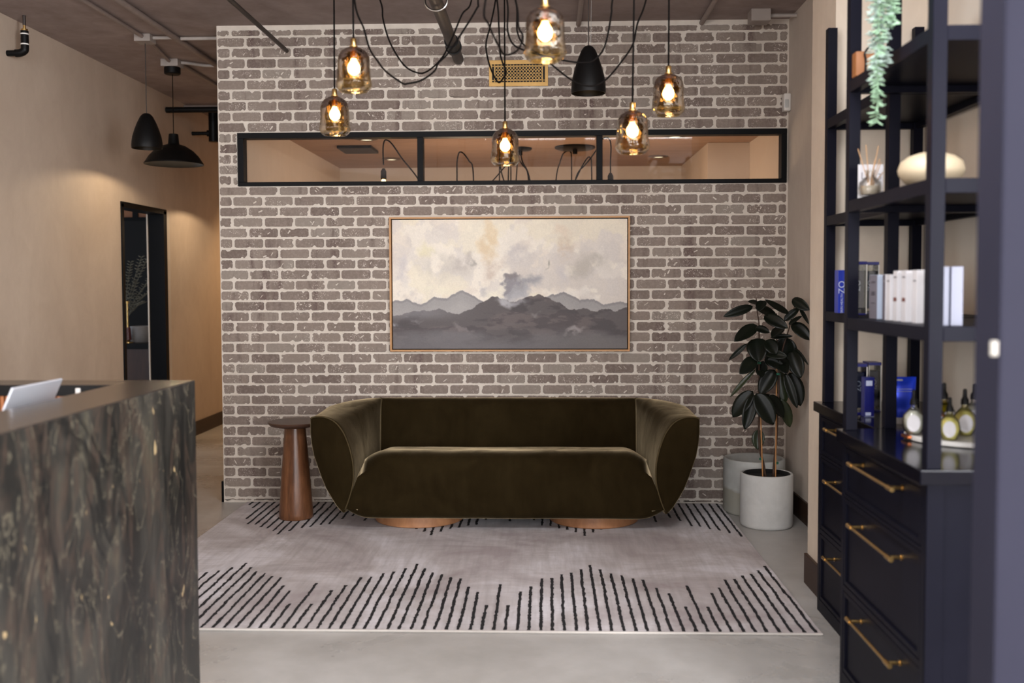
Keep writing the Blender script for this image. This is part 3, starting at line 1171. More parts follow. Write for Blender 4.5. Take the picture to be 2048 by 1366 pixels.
def rubber_plant():
    cx, cy, r, h = 1.321, 5.965 - D0, .155, .318
    t = thing('rubber_plant', 'tall dark-leaved rubber plant staked in a pale concrete pot', 'plant', (cx, cy, 0))
    bm = nb()
    prof = [(0, 0), (r - .012, 0), (r - .003, .006), (r, .02), (r, h - .008), (r - .003, h - .002), (r - .008, h), (r - .012, h),
            (r - .015, h - .004), (r - .016, h - .012), (r - .017, h - .07), (0, h - .075)]
    lathe(bm, prof, cx, cy, 0, 64)
    bmesh.ops.remove_doubles(bm, verts=bm.verts, dist=1e-5)
    link('pot', bm, POT, t, smooth=True, auto=50)
    bm = nb()
    lathe(bm, [(r - .018, .0), (r - .021, .004), (r - .028, .002), (r - .031, -.02), (0, -.016)], cx, cy, h - .006, 48)
    link('soil', bm, SOIL, t, smooth=True, auto=40)
    LEAF = M('rubber_leaf')
    LEAF.base(LEAF.ramp(LEAF.noise(14, 3), [(0.3, (0.0025, 0.004, 0.0025, 1)), (0.7, (0.006, 0.009, 0.005, 1))])).rough(0.36)
    LEAF.b.inputs['Specular IOR Level'].default_value = 0.22
    LEAF2 = M('rubber_leaf_green')
    LEAF2.base(LEAF2.ramp(LEAF2.noise(14, 3), [(0.3, (0.012, 0.020, 0.006, 1)), (0.7, (0.022, 0.032, 0.010, 1))])).rough(0.35)
    STEM = plain('brown_stem', '3f2a1d', 0.7, 0, 0.3, 30)
    STAKE = plain('bamboo_stake', 'a8743f', 0.5, 0, 0.15, 20)
    TIE = plain('green_tie', '0f5a44', 0.6, 0, 0.05)
    k = 6.2095

    def U(x, y, d):
        return W(1430 + x / k, 580 + y / k, d)

    def Lw(x, y, d):
        return W(1430 + x / k, 740 + y / k, d)
    d0 = 5.965
    s1 = [Lw(628, 1335, d0 - .02), Lw(600, 1160, d0), Lw(560, 1000, d0 + .01), Lw(545, 800, d0 + .01), Lw(548, 560, d0), Lw(545, 300, d0), Lw(545, 60, d0), U(550, 850, d0), U(548, 600, d0), U(545, 400, d0), U(525, 270, d0), U(512, 105, d0)]
    s2 = [Lw(722, 1325, d0 - .02), Lw(740, 1100, d0), Lw(765, 850, d0), Lw(775, 600, d0), Lw(790, 300, d0), Lw(795, 60, d0), U(790, 950, d0), U(780, 750, d0), U(765, 600, d0), U(750, 470, d0), U(765, 290, d0)]
    s3 = [U(795, 940, d0), U(850, 700, d0 - .02), U(895, 560, d0 - .03), U(930, 440, d0 - .03), U(965, 290, d0 - .03), U(1000, 145, d0 - .03)]
    for s, r0 in ((s1, .0075), (s2, .0075), (s3, .005)):
        bm = nb()
        P = smooth_path(s, 4)
        tube(bm, P, [r0 * (1 - .6 * i / len(P)) for i in range(len(P))], 8)
        link('stem', bm, STEM, t, smooth=True)
    for a, b in ((Lw(592, 1330, d0 - .05), U(545, 900, d0 + .03)), (Lw(752, 1330, d0 - .05), U(768, 745, d0 + .03))):
        bm = nb()
        cyl(bm, a, b, .0042, 8)
        link('stake', bm, STAKE, t, smooth=True, auto=40)
    for p in (Lw(575, 1105, d0 - .02), Lw(765, 1155, d0 - .02), Lw(785, 48, d0 - .02), U(548, 905, d0 - .02)):
        bm = nb()
        cyl(bm, p - Vector((0, 0, .006)), p + Vector((0, 0, .006)), .012, 10)
        link('plant_tie', bm, TIE, t)
    rng = random.Random(11)

    def leaf(bp, tp, wid, mat, face=None, bend=None):
        ax = tp - bp
        ln = ax.length
        ax.normalize()
        view = (Vector((0, -D0, CAMZ)) - bp).normalized()
        nrm = face or (view + Vector((rng.uniform(-.35, .35), 0, rng.uniform(.0, .6))))
        sd = ax.cross(nrm).normalized()
        nrm = sd.cross(ax).normalized()
        bend = rng.uniform(.03, .10) if bend is None else bend
        bm = nb()
        N, Mx = 14, 6
        rows = []
        for i in range(N + 1):
            u = i / N
            wv = (math.sin(math.pi * min(1, u ** 0.85)) ** 0.62) if 0 < u < 1 else 0
            if u > 0.86:
                wv = max(0, (math.sin(math.pi * .86 ** .85) ** .62) * ((1 - u) / .14) ** 0.8)
            hw_ = wid / 2 * wv + 0.0007
            row = []
            for j in range(Mx + 1):
                v = -1 + 2 * j / Mx
                p = bp + ax * (ln * u) + sd * (hw_ * v)
                p += nrm * (-bend * ln * 1.6 * (u - .5) ** 2 + bend * ln * .4 + abs(v) * hw_ * 0.32 + 0.0015 * math.sin(u * 40) * abs(v))
                row.append(bm.verts.new(p))
            rows.append(row)
        for a, b in zip(rows, rows[1:]):
            for j in range(Mx):
                bm.faces.new((a[j], a[j + 1], b[j + 1], b[j]))
        o = link('leaf', bm, mat, t, smooth=True)
        sm_ = o.modifiers.new('thickness', 'SOLIDIFY')
        sm_.thickness = 0.0012
        return o
    up = [(470, 205, 105, 330, 115), (545, 170, 410, 143, 62), (600, 132, 548, 262, 125), (500, 215, 770, 325, 115), (915, 292, 620, 118, 75),
          (610, 320, 905, 475, 150), (860, 385, 1048, 222, 95), (915, 430, 1080, 323, 55), (960, 112, 1175, 250, 130), (1050, 222, 1165, 425, 45),
          (955, 415, 1185, 625, 165), (525, 440, 238, 640, 160), (500, 470, 680, 530, 105), (840, 470, 705, 590, 130), (690, 590, 965, 572, 65),
          (520, 600, 545, 895, 260), (870, 585, 880, 890, 285), (395, 668, 172, 870, 60), (500, 845, 305, 1045, 165), (610, 770, 900, 830, 120),
          (640, 870, 860, 960, 150), (945, 755, 1068, 1095, 205), (1000, 720, 1158, 930, 38), (600, 880, 555, 1080, 140), (500, 990, 188, 1330, 62),
          (740, 990, 560, 1300, 205), (640, 620, 760, 800, 170), (700, 780, 720, 960, 170), (820, 860, 900, 1040, 170), (560, 1000, 575, 1090, 90)]
    lo = [(815, 20, 870, 420, 160, 1), (925, 30, 1062, 450, 205, 0), (870, 40, 1020, 475, 120, 0), (808, 360, 932, 712, 155, 1), (470, 262, 220, 590, 200, 0),
          (480, 300, 368, 742, 165, 0), (510, 290, 728, 680, 235, 0), (670, 310, 850, 590, 160, 0), (545, 738, 530, 990, 155, 1), (620, 290, 640, 560, 200, 0)]
    cam_ = Vector((0, -D0, CAMZ))
    for i, (a, b, c, d, wd) in enumerate(up):
        z = d0 + rng.uniform(-.09, .015)
        z2 = z + rng.uniform(-.09, .05)
        if c > 1050:
            z2 = d0 - .12
            z = d0 - .05
        leaf(U(a, b, z), U(c, d, z2), wd / k * .003, LEAF2 if i in (24,) else LEAF)
    for i, (a, b, c, d, wd, g) in enumerate(lo):
        z = d0 + rng.uniform(-.05, .05) + (.06 if i in (0, 3, 8, 9) else -.06)
        z2 = z + rng.uniform(-.08, .04)
        if c > 1000:
            z2 = z - .03
        leaf(Lw(a, b, z), Lw(c, d, z2), wd / k * .003, LEAF2 if g else LEAF)


rubber_plant()


# ------------------------------------------------------------------ pendants
HX, HD = -0.27, 4.0              # canopy of the cluster
t = thing('ceiling_canopy', 'round black canopy on the ceiling where the amber pendant cords meet', 'ceiling canopy', (HX, HD - D0, ZC))
bm = nb()
lathe(bm, [(0, 0), (.16, 0), (.165, -.008), (.16, -.03), (0, -.03)], HX, HD - D0, ZC - 0.001, 32)
link('plate', bm, BLACKM, t, smooth=True, auto=40)


def amber(px, py_top, d, seed, label, swag=None, vert=None):
    top = W(px, py_top, d)
    t = thing('amber_glass_pendant', label, 'pendant light', (top.x, top.y, top.z), 'amber glass pendant cluster')
    x, y, z = top
    bm = nb()
    lathe(bm, [(0, 0), (.009, 0), (.0115, -.003), (.0115, -.027), (.016, -.029), (.016, -.033), (0, -.033)], x, y, z, 20)
    link('socket_cap', bm, BRASS, t, smooth=True, auto=40)
    bm = nb()
    lathe(bm, [(0, -.034), (.013, -.034), (.013, -.07), (.011, -.078), (0, -.078)], x, y, z, 20)
    link('lamp_socket', bm, BRASS, t, smooth=True, auto=40)
    # glass shade with a wall thickness and hand-blown dimples
    prof = [(.012, -.033), (.030, -.039), (.048, -.050), (.0585, -.066), (.0625, -.085), (.0625, -.110), (.0635, -.138), (.067, -.160), (.0695, -.176), (.066, -.190), (.057, -.200), (.050, -.205)]
    pp = []
    for i in range(len(prof) - 1):
        for j in range(3):
            s = j / 3
            pp.append((prof[i][0] * (1 - s) + prof[i + 1][0] * s, prof[i][1] * (1 - s) + prof[i + 1][1] * s))
    pp.append(prof[-1])
    inn = [(max(r - .003, .009), zz + (.002 if i > len(pp) - 5 else 0)) for i, (r, zz) in enumerate(pp)][::-1]
    bm = nb()
    rings = lathe(bm, pp + inn, x, y, z, 48)
    for v in bm.verts:
        dx, dy = v.co.x - x, v.co.y - y
        r = math.hypot(dx, dy)
        if r > .03:
            a = math.atan2(dy, dx)
            kk = 1 + 0.035 * mnoise.noise(Vector((math.cos(a) * 2.2, math.sin(a) * 2.2, (v.co.z - z) * 22 + seed * 7)))
            v.co.x, v.co.y = x + dx * kk, y + dy * kk
    link('glass_shade', bm, AMBER, t, smooth=True)
    bm = nb()
    lathe(bm, [(.010, -.078), (.012, -.086), (.021, -.100), (.0245, -.114), (.021, -.128), (.010, -.138), (0.001, -.141)], x, y, z, 24, cap0=True, cap1=True)
    link('bulb', bm, BULB, t, smooth=True)
    # straight cord up to a ceiling hook, then the swag across to the canopy
    bm = nb()
    up = W(vert if vert else px, 0, d)
    hook = Vector((up.x, up.y, ZC - .012))
    cyl(bm, top + Vector((0, 0, -.002)), up, .0038, 8)
    cyl(bm, up, hook, .0038, 8)
    link('cord', bm, CORD, t, smooth=True, auto=50)
    bm = nb()
    can = Vector((HX, HD - D0, ZC - .03))
    if swag:
        n = len(swag)
        pts = [W(a, b, d + .05 + (.06 if seed == 2 else 0) + (HD - d) * min(1, i / (n - 1)) * .5) for i, (a, b) in enumerate(swag)]
        P = [hook + Vector((.01, .02, 0)), hook * .5 + Vector((pts[0].x, pts[0].y, pts[0].z)) * .5] + pts
        P += [(pts[-1] * .5 + can * .5) + Vector((0, 0, -.04)), can + Vector((random.uniform(-.1, .1), random.uniform(-.08, .08), 0))]
    else:
        mid = (hook + can) / 2
        mid.z = ZC - .18
        P = [hook + Vector((.01, .02, 0)), mid, can + Vector((random.uniform(-.1, .1), random.uniform(-.08, .08), 0))]
    tube(bm, smooth_path(P, 6), .0038, 8)
    link('swag_cord', bm, CORD, t, smooth=True)


c1 = [(709, 0), (728, 58), (739, 97), (755, 122), (772, 143), (804, 166), (816, 167), (842, 161), (868, 143), (877, 126), (895, 108), (921, 70), (953, 18), (956, 0)]
c2 = [(760, 0), (766, 38), (780, 85), (807, 129), (833, 145), (854, 143), (883, 117), (903, 79), (924, 29), (943, 0)]
c3 = [(971, 0), (978, 50), (997, 91), (1009, 109), (1029, 105), (1041, 91), (1045, 70), (1037, 53), (1031, 0)]
c4 = [(991, 0), (981, 50), (972, 88), (977, 123), (988, 152), (998, 165), (1007, 155), (1012, 143), (1001, 111), (998, 58), (994, 0)]
c5 = [(1225, 0), (1223, 25), (1215, 72), (1206, 100), (1190, 119), (1175, 125), (1147, 124), (1109, 117), (1085, 111), (1050, 101), (1026, 88), (1015, 58), (1014, 0)]
c6 = [(1292, 0), (1275, 47), (1265, 90), (1237, 131), (1212, 159), (1190, 171), (1165, 170), (1140, 158), (1109, 134), (1078, 108), (1048, 90), (1034, 60), (1031, 0)]
amber(707, 77, 3.87, 1, 'amber glass pendant, the upper of the two at the left end of the cluster', c1, 706)
amber(669, 178, 4.45, 2, 'amber glass pendant at far left of the cluster, the lower of the left pair', c2, 668)
amber(1090, -6, 3.25, 3, 'largest-looking amber glass pendant, cut by the top of the frame, beside the brass vent', c3)
amber(1010, 243, 4.70, 4, 'lowest amber glass pendant, hanging in front of the high window', c4, 1009)
amber(1265, 205, 4.05, 5, 'amber glass pendant overlapping the top right part of the high window frame', c5, 1268)
amber(1337, 132, 4.2, 6, 'amber glass pendant at far right of the cluster', c6, 1338)


def dark_pendant(px, py_top, py_bot, d, kind, label, group=None, wid=None):
    top, bot = W(px, py_top, d), W(px, py_bot, d)
    x, y = top.x, top.y
    h = top.z - bot.z
    t = thing('black_cone_pendant' if kind == 'cone' else 'black_dome_pendant', label, 'pendant light', (x, y, bot.z), group)
    bm = nb()
    r = wid / 2
    if kind == 'cone':
        pr = [(0, 1.0), (.16, 1.0), (.27, .975), (.42, .90), (.62, .72), (.78, .54), (.92, .34), (.98, .18), (1.0, .07), (.99, 0.0), (.96, 0.0), (.95, .07), (.90, .3), (.75, .52), (.5, .78), (.2, .92), (0, .94)]
        lathe(bm, [(r * a, h * b) for a, b in pr], x, y, bot.z, 40)
        cord_top = top.z
    else:
        pr = [(0, 1.0), (.14, 1.0), (.16, .99), (.185, .70), (.20, .66), (.40, .60), (.66, .44), (.84, .26), (.95, .09), (1.0, .03), (1.0, 0), (.97, .01), (.9, .10), (.6, .38), (.2, .55), (0, .56)]
        lathe(bm, [(r * a, h * b) for a, b in pr], x, y, bot.z, 48)
        cord_top = top.z
    bmesh.ops.remove_doubles(bm, verts=bm.verts, dist=1e-6)
    link('shade', bm, BLACKM, t, smooth=True, auto=50)
    bm = nb()
    lathe(bm, [(0.001, .06), (.012, .06), (.02, .03), (.022, .01), (.014, -.008), (.001, -.012)], x, y, bot.z + (.095 if kind != 'cone' else .05), 16)
    link('bulb', bm, BULB2, t, smooth=True)
    bm = nb()
    cyl(bm, (x, y, cord_top - .004), (x, y, ZC - .055), .0032, 8)
    link('cord', bm, CORD if kind != 'cone' else IRON, t, smooth=True, auto=50)
    return t, x, y


def jbox(name, x, y, s, h, label, cat='junction box'):
    bm = nb()
    box(bm, x - s, x + s, y - s, y + s, ZC - h, ZC - .0005, .003)
    return tag(link(name, bm, plain('painted_box', '9a9089', .55)), label, cat)


_, bx, by = dark_pendant(293, 227, 297, 6.75, 'cone', 'black cone pendant hanging nearest the left wall', wid=.205)
jbox('junction_box', bx, by, .055, .05, 'square white ceiling box above the black cone pendant')
t_, bx2, by2 = dark_pendant(347, 268, 329, 7.5, 'dome', 'wide black dome pendant hanging beside the brick wall corner', wid=.435)
point('dome_lamp', (bx2, by2, W(347, 329, 7.5).z + .05), 11, (1.0, 0.78, 0.52), 0.022)
bm = nb()
lathe(bm, [(0, 0), (.06, 0), (.06, -.045), (.052, -.052), (0, -.052)], bx2, by2, ZC - .055, 24)
link('ceiling_cup', bm, BLACKM, t_, smooth=True, auto=40)
jbox('junction_box', bx2, by2, .065, .055, 'square white ceiling box above the black dome pendant')
_, bx4, by4 = dark_pendant(486, 361, 410, 9.25, 'dome', 'black dome pendant farther down the hall, hidden behind the brick wall', wid=.435)
point('dome_lamp', (bx4, by4, W(486, 410, 9.25).z + .05), 11, (1.0, 0.76, 0.50), 0.022)
t_, bx3, by3 = dark_pendant(1177, 92, 187, 5.3, 'cone', 'black cone pendant hanging in front of the brick wall right of the brass vent', wid=.183)
bm = nb()
cyl(bm, (bx3 + .012, by3, W(1177, 95, 5.3).z), (bx3 + .016, by3, ZC - .05), .0012, 6)
link('support_wire', bm, CHROME, t_)
jbox('junction_box', bx3, by3, .05, .05, 'square ceiling box above the black cone pendant in front of the brick')


# ------------------------------------------------------------------ pipes and conduits on the ceiling
def pipe(name, pts, r, mat, label, cat='conduit', n=12):
    bm = nb()
    tube(bm, pts, r, n)
    return tag(link(name, bm, mat, None, smooth=True, auto=40), label, cat)


zc = ZC - .018
pipe('ceiling_conduit', [(bx, -5, zc), (bx, by - .056, zc)], .013, CONDUIT, 'thin conduit on the ceiling running toward the viewer from the cone pendant box')
pipe('ceiling_conduit', [(bx, by + .056, zc), (bx2, by2 - .066, zc)], .013, CONDUIT, 'short thin conduit on the ceiling between the two white boxes')
pipe('ceiling_conduit', [(bx2 + .05, by2 + .066, zc), (bx2 + .05, 5.9, zc)], .013, CONDUIT, 'thin ceiling conduit running down the hall behind the dome pendant')
pipe('ceiling_conduit', [(-2.50, -5, ZC - .024), (-2.50, 5.9, ZC - .024)], .019, CONDUIT, 'thick pale conduit on the ceiling running into the hall beside the brick wall')
pipe('ceiling_conduit', [(bx + .056, by, zc), (-2.522, by, zc)], .012, plain('white_conduit', 'a89f98', .5), 'short white conduit on the ceiling crossing right from the cone pendant box')
pipe('ceiling_conduit', [(-2.478, by + .03, zc), (XB + .12, by + .03, zc)], .012, bpy.data.materials['white_conduit'], 'white crosswise conduit on the ceiling ending above the brick corner')
pipe('ceiling_conduit', smooth_path([(bx2 + .066, by2, zc), (bx2 + .12, by2 + .03, zc), (bx2 + .2, by2 + .1, zc), (-2.53, by2 + .12, zc)], 5), .012, bpy.data.materials['white_conduit'],
     'bent white conduit on the ceiling leaving the dome pendant box')
for px_, lab in ((1157, 'thin ceiling conduit meeting the brick wall above the cone pendant'), (1404, 'thin ceiling conduit meeting the brick wall near its right end')):
    p = W(px_, 45, D0 - .02)
    pipe('ceiling_conduit', [(p.x, -4.5, ZC - .02), (p.x, -.004, ZC - .02)], .016, CONDUIT, lab)
p = W(1517, 20, 6.35)
jb = jbox('junction_box', p.x, -.20, .06, .075, 'square white box on the ceiling in the right corner above the brick wall')
pipe('ceiling_conduit', [(p.x + .061, -.2, ZC - .03), (XR - .002, -.2, ZC - .03)], .012, bpy.data.materials['white_conduit'], 'short white conduit from the corner ceiling box to the right wall')

# iron pipes that enter the brick
p = W(574, 102, D0)
bm = nb()
cyl(bm, (p.x, -5, p.z), (p.x, -.002, p.z), .0135, 14)
tag(link('iron_pipe', bm, IRON, smooth=True, auto=40), 'thin dark iron rod under the ceiling running into the brick wall on the left', 'pipe')
p = W(917, 119, D0)
t = thing('sprinkler_pipe', 'thick dark iron pipe with coupling and ring hanger entering the brick wall near the vent', 'pipe', (p.x, -.002, p.z))
bm = nb()
cyl(bm, (p.x, -5, p.z), (p.x, -.004, p.z), .034, 24)
link('pipe', bm, IRON, t, smooth=True, auto=40)
bm = nb()
cyl(bm, (p.x, -.50, p.z), (p.x, -.34, p.z), .043, 24)
cyl(bm, (p.x, -.36, p.z), (p.x, -.33, p.z), .050, 24)
link('coupling', bm, BLACKM, t, smooth=True, auto=40)
bm = nb()
hy = -1.34
ring = [(p.x + .062 * math.cos(a), hy, p.z - .022 + .072 * math.sin(a)) for a in [R(200 + 14 * i) - R(20) for i in range(14)]]
ring = [(p.x + .058, hy, p.z + .06)] + [(p.x + .058 * math.cos(-R(180) * i / 14), hy, p.z - .0 + .05 * math.sin(-R(180) * i / 14)) for i in range(15)] + [(p.x - .058, hy, p.z + .06)]
tube(bm, ring, .0065, 8)
cyl(bm, (p.x, hy, p.z + .05), (p.x, hy, ZC - .001), .006, 8)
box(bm, p.x - .07, p.x + .07, hy - .012, hy + .012, p.z + .045, p.z + .055)
link('ring_hanger', bm, CHROME, t, smooth=True, auto=40)

# black elbow pipe on the left wall
a = W(49, 62, 6.22)
b = W(49, 105, 6.22)
t = thing('elbow_pipe', 'short black pipe elbow with brass fitting high on the left wall', 'pipe', (a.x, a.y, b.z))
bm = nb()
tube(bm, smooth_path([(a.x, a.y, a.z), (a.x, a.y, b.z + .03), (a.x - .006, a.y, b.z + .01), (a.x - .03, a.y, b.z - .002), (a.x - .06, a.y, b.z - .004)], 5), .024, 16)
link('elbow', bm, BLACKM, t, smooth=True, auto=60)
bm = nb()
cyl(bm, (a.x - .05, a.y, b.z - .004), (XL + .001, a.y, b.z - .004), .0185, 16)
link('pipe', bm, BLACKM, t, smooth=True, auto=60)
for zz in (b.z + .05, a.z - .02):
    bm = nb()
    cyl(bm, (a.x, a.y, zz - .004), (a.x, a.y, zz + .004), .0255, 16)
    link('sealing_ring', bm, WHITE, t, smooth=True, auto=40)
bm = nb()
cyl(bm, (a.x, a.y, a.z), (a.x, a.y, a.z + .012), .02, 12)
cyl(bm, (a.x, a.y, a.z + .012), (a.x, a.y, a.z + .035), .009, 12)
link('fitting', bm, BRASS, t, smooth=True, auto=40)
bm = nb()
cyl(bm, (a.x, a.y, a.z + .035), (a.x, a.y, ZC - .001), .010, 12)
link('drop_rod', bm, IRON, t, smooth=True, auto=40)

# pipes in the hall
p = W(336, 220, 8.85)
pipe('hall_pipe', [(XL + .002, p.y, p.z), (XB - .001, p.y, p.z)], .026, BLACKM, 'black pipe crossing the hall under the ceiling', 'pipe')
pipe('ceiling_conduit', [(XL + .002, p.y + .45, ZC - .03), (XB - .001, p.y + .45, ZC - .03)], .02, CONDUIT, 'pale conduit crossing the hall ceiling behind the black pipe')
p = W(393, 267, 9.5)
q = W(427, 267, 9.5)
t = thing('elbow_pipe', 'black pipe with elbow and tee fitting at the far end of the hall', 'pipe', (q.x, q.y, q.z))
bm = nb()
cyl(bm, (XL + .001, p.y, p.z), (q.x - .04, p.y, p.z), .018, 12)
link('pipe', bm, BLACKM, t, smooth=True, auto=40)
bm = nb()
cyl(bm, (q.x, p.y, p.z - .08), (q.x, p.y, p.z + .22), .045, 14)
cyl(bm, (q.x - .06, p.y, p.z), (q.x, p.y, p.z), .03, 14)
cyl(bm, (q.x, p.y, p.z + .22), (q.x, p.y, ZC - .001), .02, 14)
link('fitting', bm, BLACKM, t, smooth=True, auto=40)

# motion detector in the right corner
p0 = W(1562, 187, D0 - .06)
p1 = W(1562, 222, D0 - .06)
t = thing('motion_detector', 'small white motion detector in the corner where brick meets the right wall', 'detector', (XR - .03, -.05, p1.z))
bm = nb()
box(bm, XR - .045, XR - .001, -.075, -.008, p1.z, p0.z, .008, seg=3)
link('housing', bm, WHITE, t, smooth=True, auto=40)
bm = nb()
box(bm, XR - .04, XR - .016, -.080, -.072, p1.z + .02, p0.z - .04, .003)
link('lens', bm, plain('grey_lens', 'b9bab8', .3), t, smooth=True, auto=40)


# ------------------------------------------------------------------ reception desk
def desk():
    H = 1.109
    xf, yE = W(390, 762, 3.5).x, 3.5 - D0
    xi, yi = xf - .225, yE - .17
    x0, y0 = -3.0, -5.9
    t = thing('reception_desk', 'black veined marble reception desk in the left foreground', 'desk', (xf, yE, 0))
    mt = MARBLE
    link('front_panel', boxbm(xf - .03, xf, y0, yE, 0, H, .002), mt, t)
    link('end_panel', boxbm(x0, xf - .0305, yE - .03, yE, 0, H - .0, .002), mt, t)
    topm = M('leathered_marble_top')
    topm.base(topm.ramp(topm.noise(2.2, 7, (1, 1, 1), .6, 1), [(0.3, lin('2b2624')), (0.7, lin('3a332f'))])).rough(0.22)
    bm = nb()
    box(bm, xi, xf - .0005, y0, yE - .0005, H, H + .0025, .001)
    box(bm, x0, xi, yi, yE - .0005, H, H + .0025, .001)
    link('ledge_top', bm, topm.m, t)
    bm = nb()
    box(bm, xi, xi + .012, y0, yi, .925, H - .001)
    box(bm, x0, xi, yi, yi + .012, H - .035, H - .001)
    link('ledge_edge', bm, BLACKM, t)
    bm = nb()
    x = x0
    while x < xi - .01:
        box(bm, x, x + .012, yi + .002, yi + .018, .925, H - .036, .002)
        x += .018
    link('slatted_panel', bm, wood('slat_wood', '8a4f2a', 'c07a45', .4, 'z', 6), t)
    link('worktop', boxbm(x0, xi - .0, y0, yi - .001, .895, .92, .002), DARKWOOD, t)
    link('inner_side', boxbm(xi + .0, xi + .02, y0, yi, 0, .895), BLACKM, t)
    # socket under the far ledge
    q = W(157, 775, 3.33)
    tag(link('power_socket', boxbm(q.x - .008, q.x + .008, yi - .008, yi - .0005, H - .03, H - .008, .002), WHITE),
        'tiny white socket on the dark strip inside the reception desk', 'socket')
    # laptop
    TR, TL = W(124, 757, 3.14), W(24, 776, 2.84)
    lx, ya, yb_ = TR.x, TL.y, TR.y
    zt = (TR.z + TL.z) / 2
    t2 = thing('laptop', 'open silver laptop seen from behind on the reception desk', 'laptop', (lx - .08, (ya + yb_) / 2, .92))
    bm = nb()
    box(bm, -.004, .004, ya, yb_, -.215, 0, .003, seg=3)
    rot = Matrix.Translation((lx, 0, zt)) @ Matrix.Rotation(R(24), 4, 'Y')
    bm.transform(rot)
    link('lid', bm, LAPTOP, t2, smooth=True, auto=40)
    link('keyboard_base', boxbm(lx - .035 - .215, lx - .035, ya, yb_, .921, .935, .003), LAPTOP, t2, smooth=True, auto=40)


desk()


# ------------------------------------------------------------------ shelf wall: cabinets and open shelves
YN0, YN1, YF1 = 2.785 - D0, 3.59 - D0, -2.115
ZT = 0.928


def cabinet(y0, y1, xf, label, hz, where):
    t = thing('drawer_cabinet', label, 'cabinet', (xf, (y0 + y1) / 2, 0), 'navy drawer cabinets along the right wall')
    xb = XA - .002
    # carcass with face frame rails
    bm = nb()
    box(bm, xf + .02, xb, y0 + .002, y1 - .002, 0, ZT - .042)
    st = .030
    rails = [(0, .055), (.352, .372), (.688, .700), (.868, ZT - .042)]
    box(bm, xf, xf + .02, y0, y0 + st, 0, ZT - .042, .0015)
    box(bm, xf, xf + .02, y1 - st, y1, 0, ZT - .042, .0015)
    for a, b in rails:
        box(bm, xf, xf + .02, y0 + st, y1 - st, a, b, .0015)
    # end panel frame facing the room
    box(bm, xf + .02, xb, y0 - .0, y0 + .002, 0, ZT - .042)
    if where == 'near':
        box(bm, xf + .001, xf + .05, y0 - .008, y0, 0, ZT - .043, .0015)
    link('carcass', bm, NAVY, t)
    link('countertop', boxbm(xf - .022, xb, y0 - .018 if where == 'near' else y0 + .001, y1 + (.0 if where == 'near' else .012), ZT - .042, ZT, .003), NAVYTOP, t)
    for (a, b), h in zip(((.700, .868), (.372, .688), (.055, .352)), hz):
        a, b, c, d = a + .003, b - .003, y0 + st + .003, y1 - st - .003
        bm = nb()
        fr = .016
        box(bm, xf + .009, xf + .019, c, d, a, b)
        for (e, f, g, i) in ((c, d, a, a + fr), (c, d, b - fr, b), (c, c + fr, a + fr, b - fr), (d - fr, d, a + fr, b - fr)):
            box(bm, xf + .001, xf + .01, e, f, g, i, .0015)
        dr = link('drawer', bm, NAVY, t)
        ym = (y0 + y1) / 2 - .01
        bm = nb()
        hx = xf - .034
        L = .215
        cyl(bm, (hx, ym - L + .04, h), (hx, ym + L - .04, h), .0052, 12)
        for s in (-1, 1):
            cyl(bm, (hx, ym + s * (L - .045), h), (hx, ym + s * L, h), .0078, 14)
            yp = ym + s * (L - .03)
            cyl(bm, (hx, yp, h), (xf + .009, yp, h), .0058, 12)
            cyl(bm, (xf + .004, yp, h), (xf + .009, yp, h), .009, 12)
        link('handle', bm, BRASS, dr, smooth=True, auto=40)
    return t


XN, XF_ = 1.063, 1.205
cabinet(YN0 + .018, YN1, XN, 'nearer navy drawer cabinet with three brass bar handles, holding the bottle tray', (.835, .624, .301), 'near')
cabinet(YN1 + .001, YF1, XF_, 'farther navy drawer cabinet, set back behind the nearer one', (.835, .615, .29), 'far')


def shelf_unit(y0, y1, xf, label, top_board):
    pw, xb, ztop = .04, XA - .03, 2.545
    t = thing('open_shelf_unit', label, 'shelving', (xf, (y0 + y1) / 2, ZT), 'open shelf frames on the cabinets')
    for x in (xf, xb - pw):
        for y in (y0, y1 - pw):
            link('post', boxbm(x, x + pw, y, y + pw, ZT + .0005, ztop, .0015), NAVY, t)
    zs = [2.155, 1.738, 1.327] + ([2.545] if top_board else [])
    for z in zs:
        bm = nb()
        h = .041
        if z > 2.5:
            z += .042
        box(bm, xf + .0005, xf + pw - .01, y0 + pw, y1 - pw, z - h, z, .0015)
        box(bm, xb - pw + .01, xb - .001, y0 + pw, y1 - pw, z - h, z, .0015)
        box(bm, xf + pw, xb - pw, y0 + .0005, y0 + pw - .01, z - h, z, .0015)
        box(bm, xf + pw, xb - pw, y1 - pw + .01, y1 - .0005, z - h, z, .0015)
        box(bm, xf + .02, xb - .02, y0 + .02, y1 - .02, z - .018, z - .002)
        link('shelf', bm, NAVY, t)


shelf_unit(YN0 + .012, YN1 - .004, XN - .0, 'nearer tall dark shelf frame with the trailing plant, standing on the nearer cabinet', True)
shelf_unit(YN1 + .004, YF1 - .004, XF_ + .012, 'farther dark shelf frame with bare post tops, standing on the farther cabinet', False)

# ------------------------------------------------------------------ things on the shelves
S1, S2, S3 = 2.155, 1.738, 1.327   # shelf tops


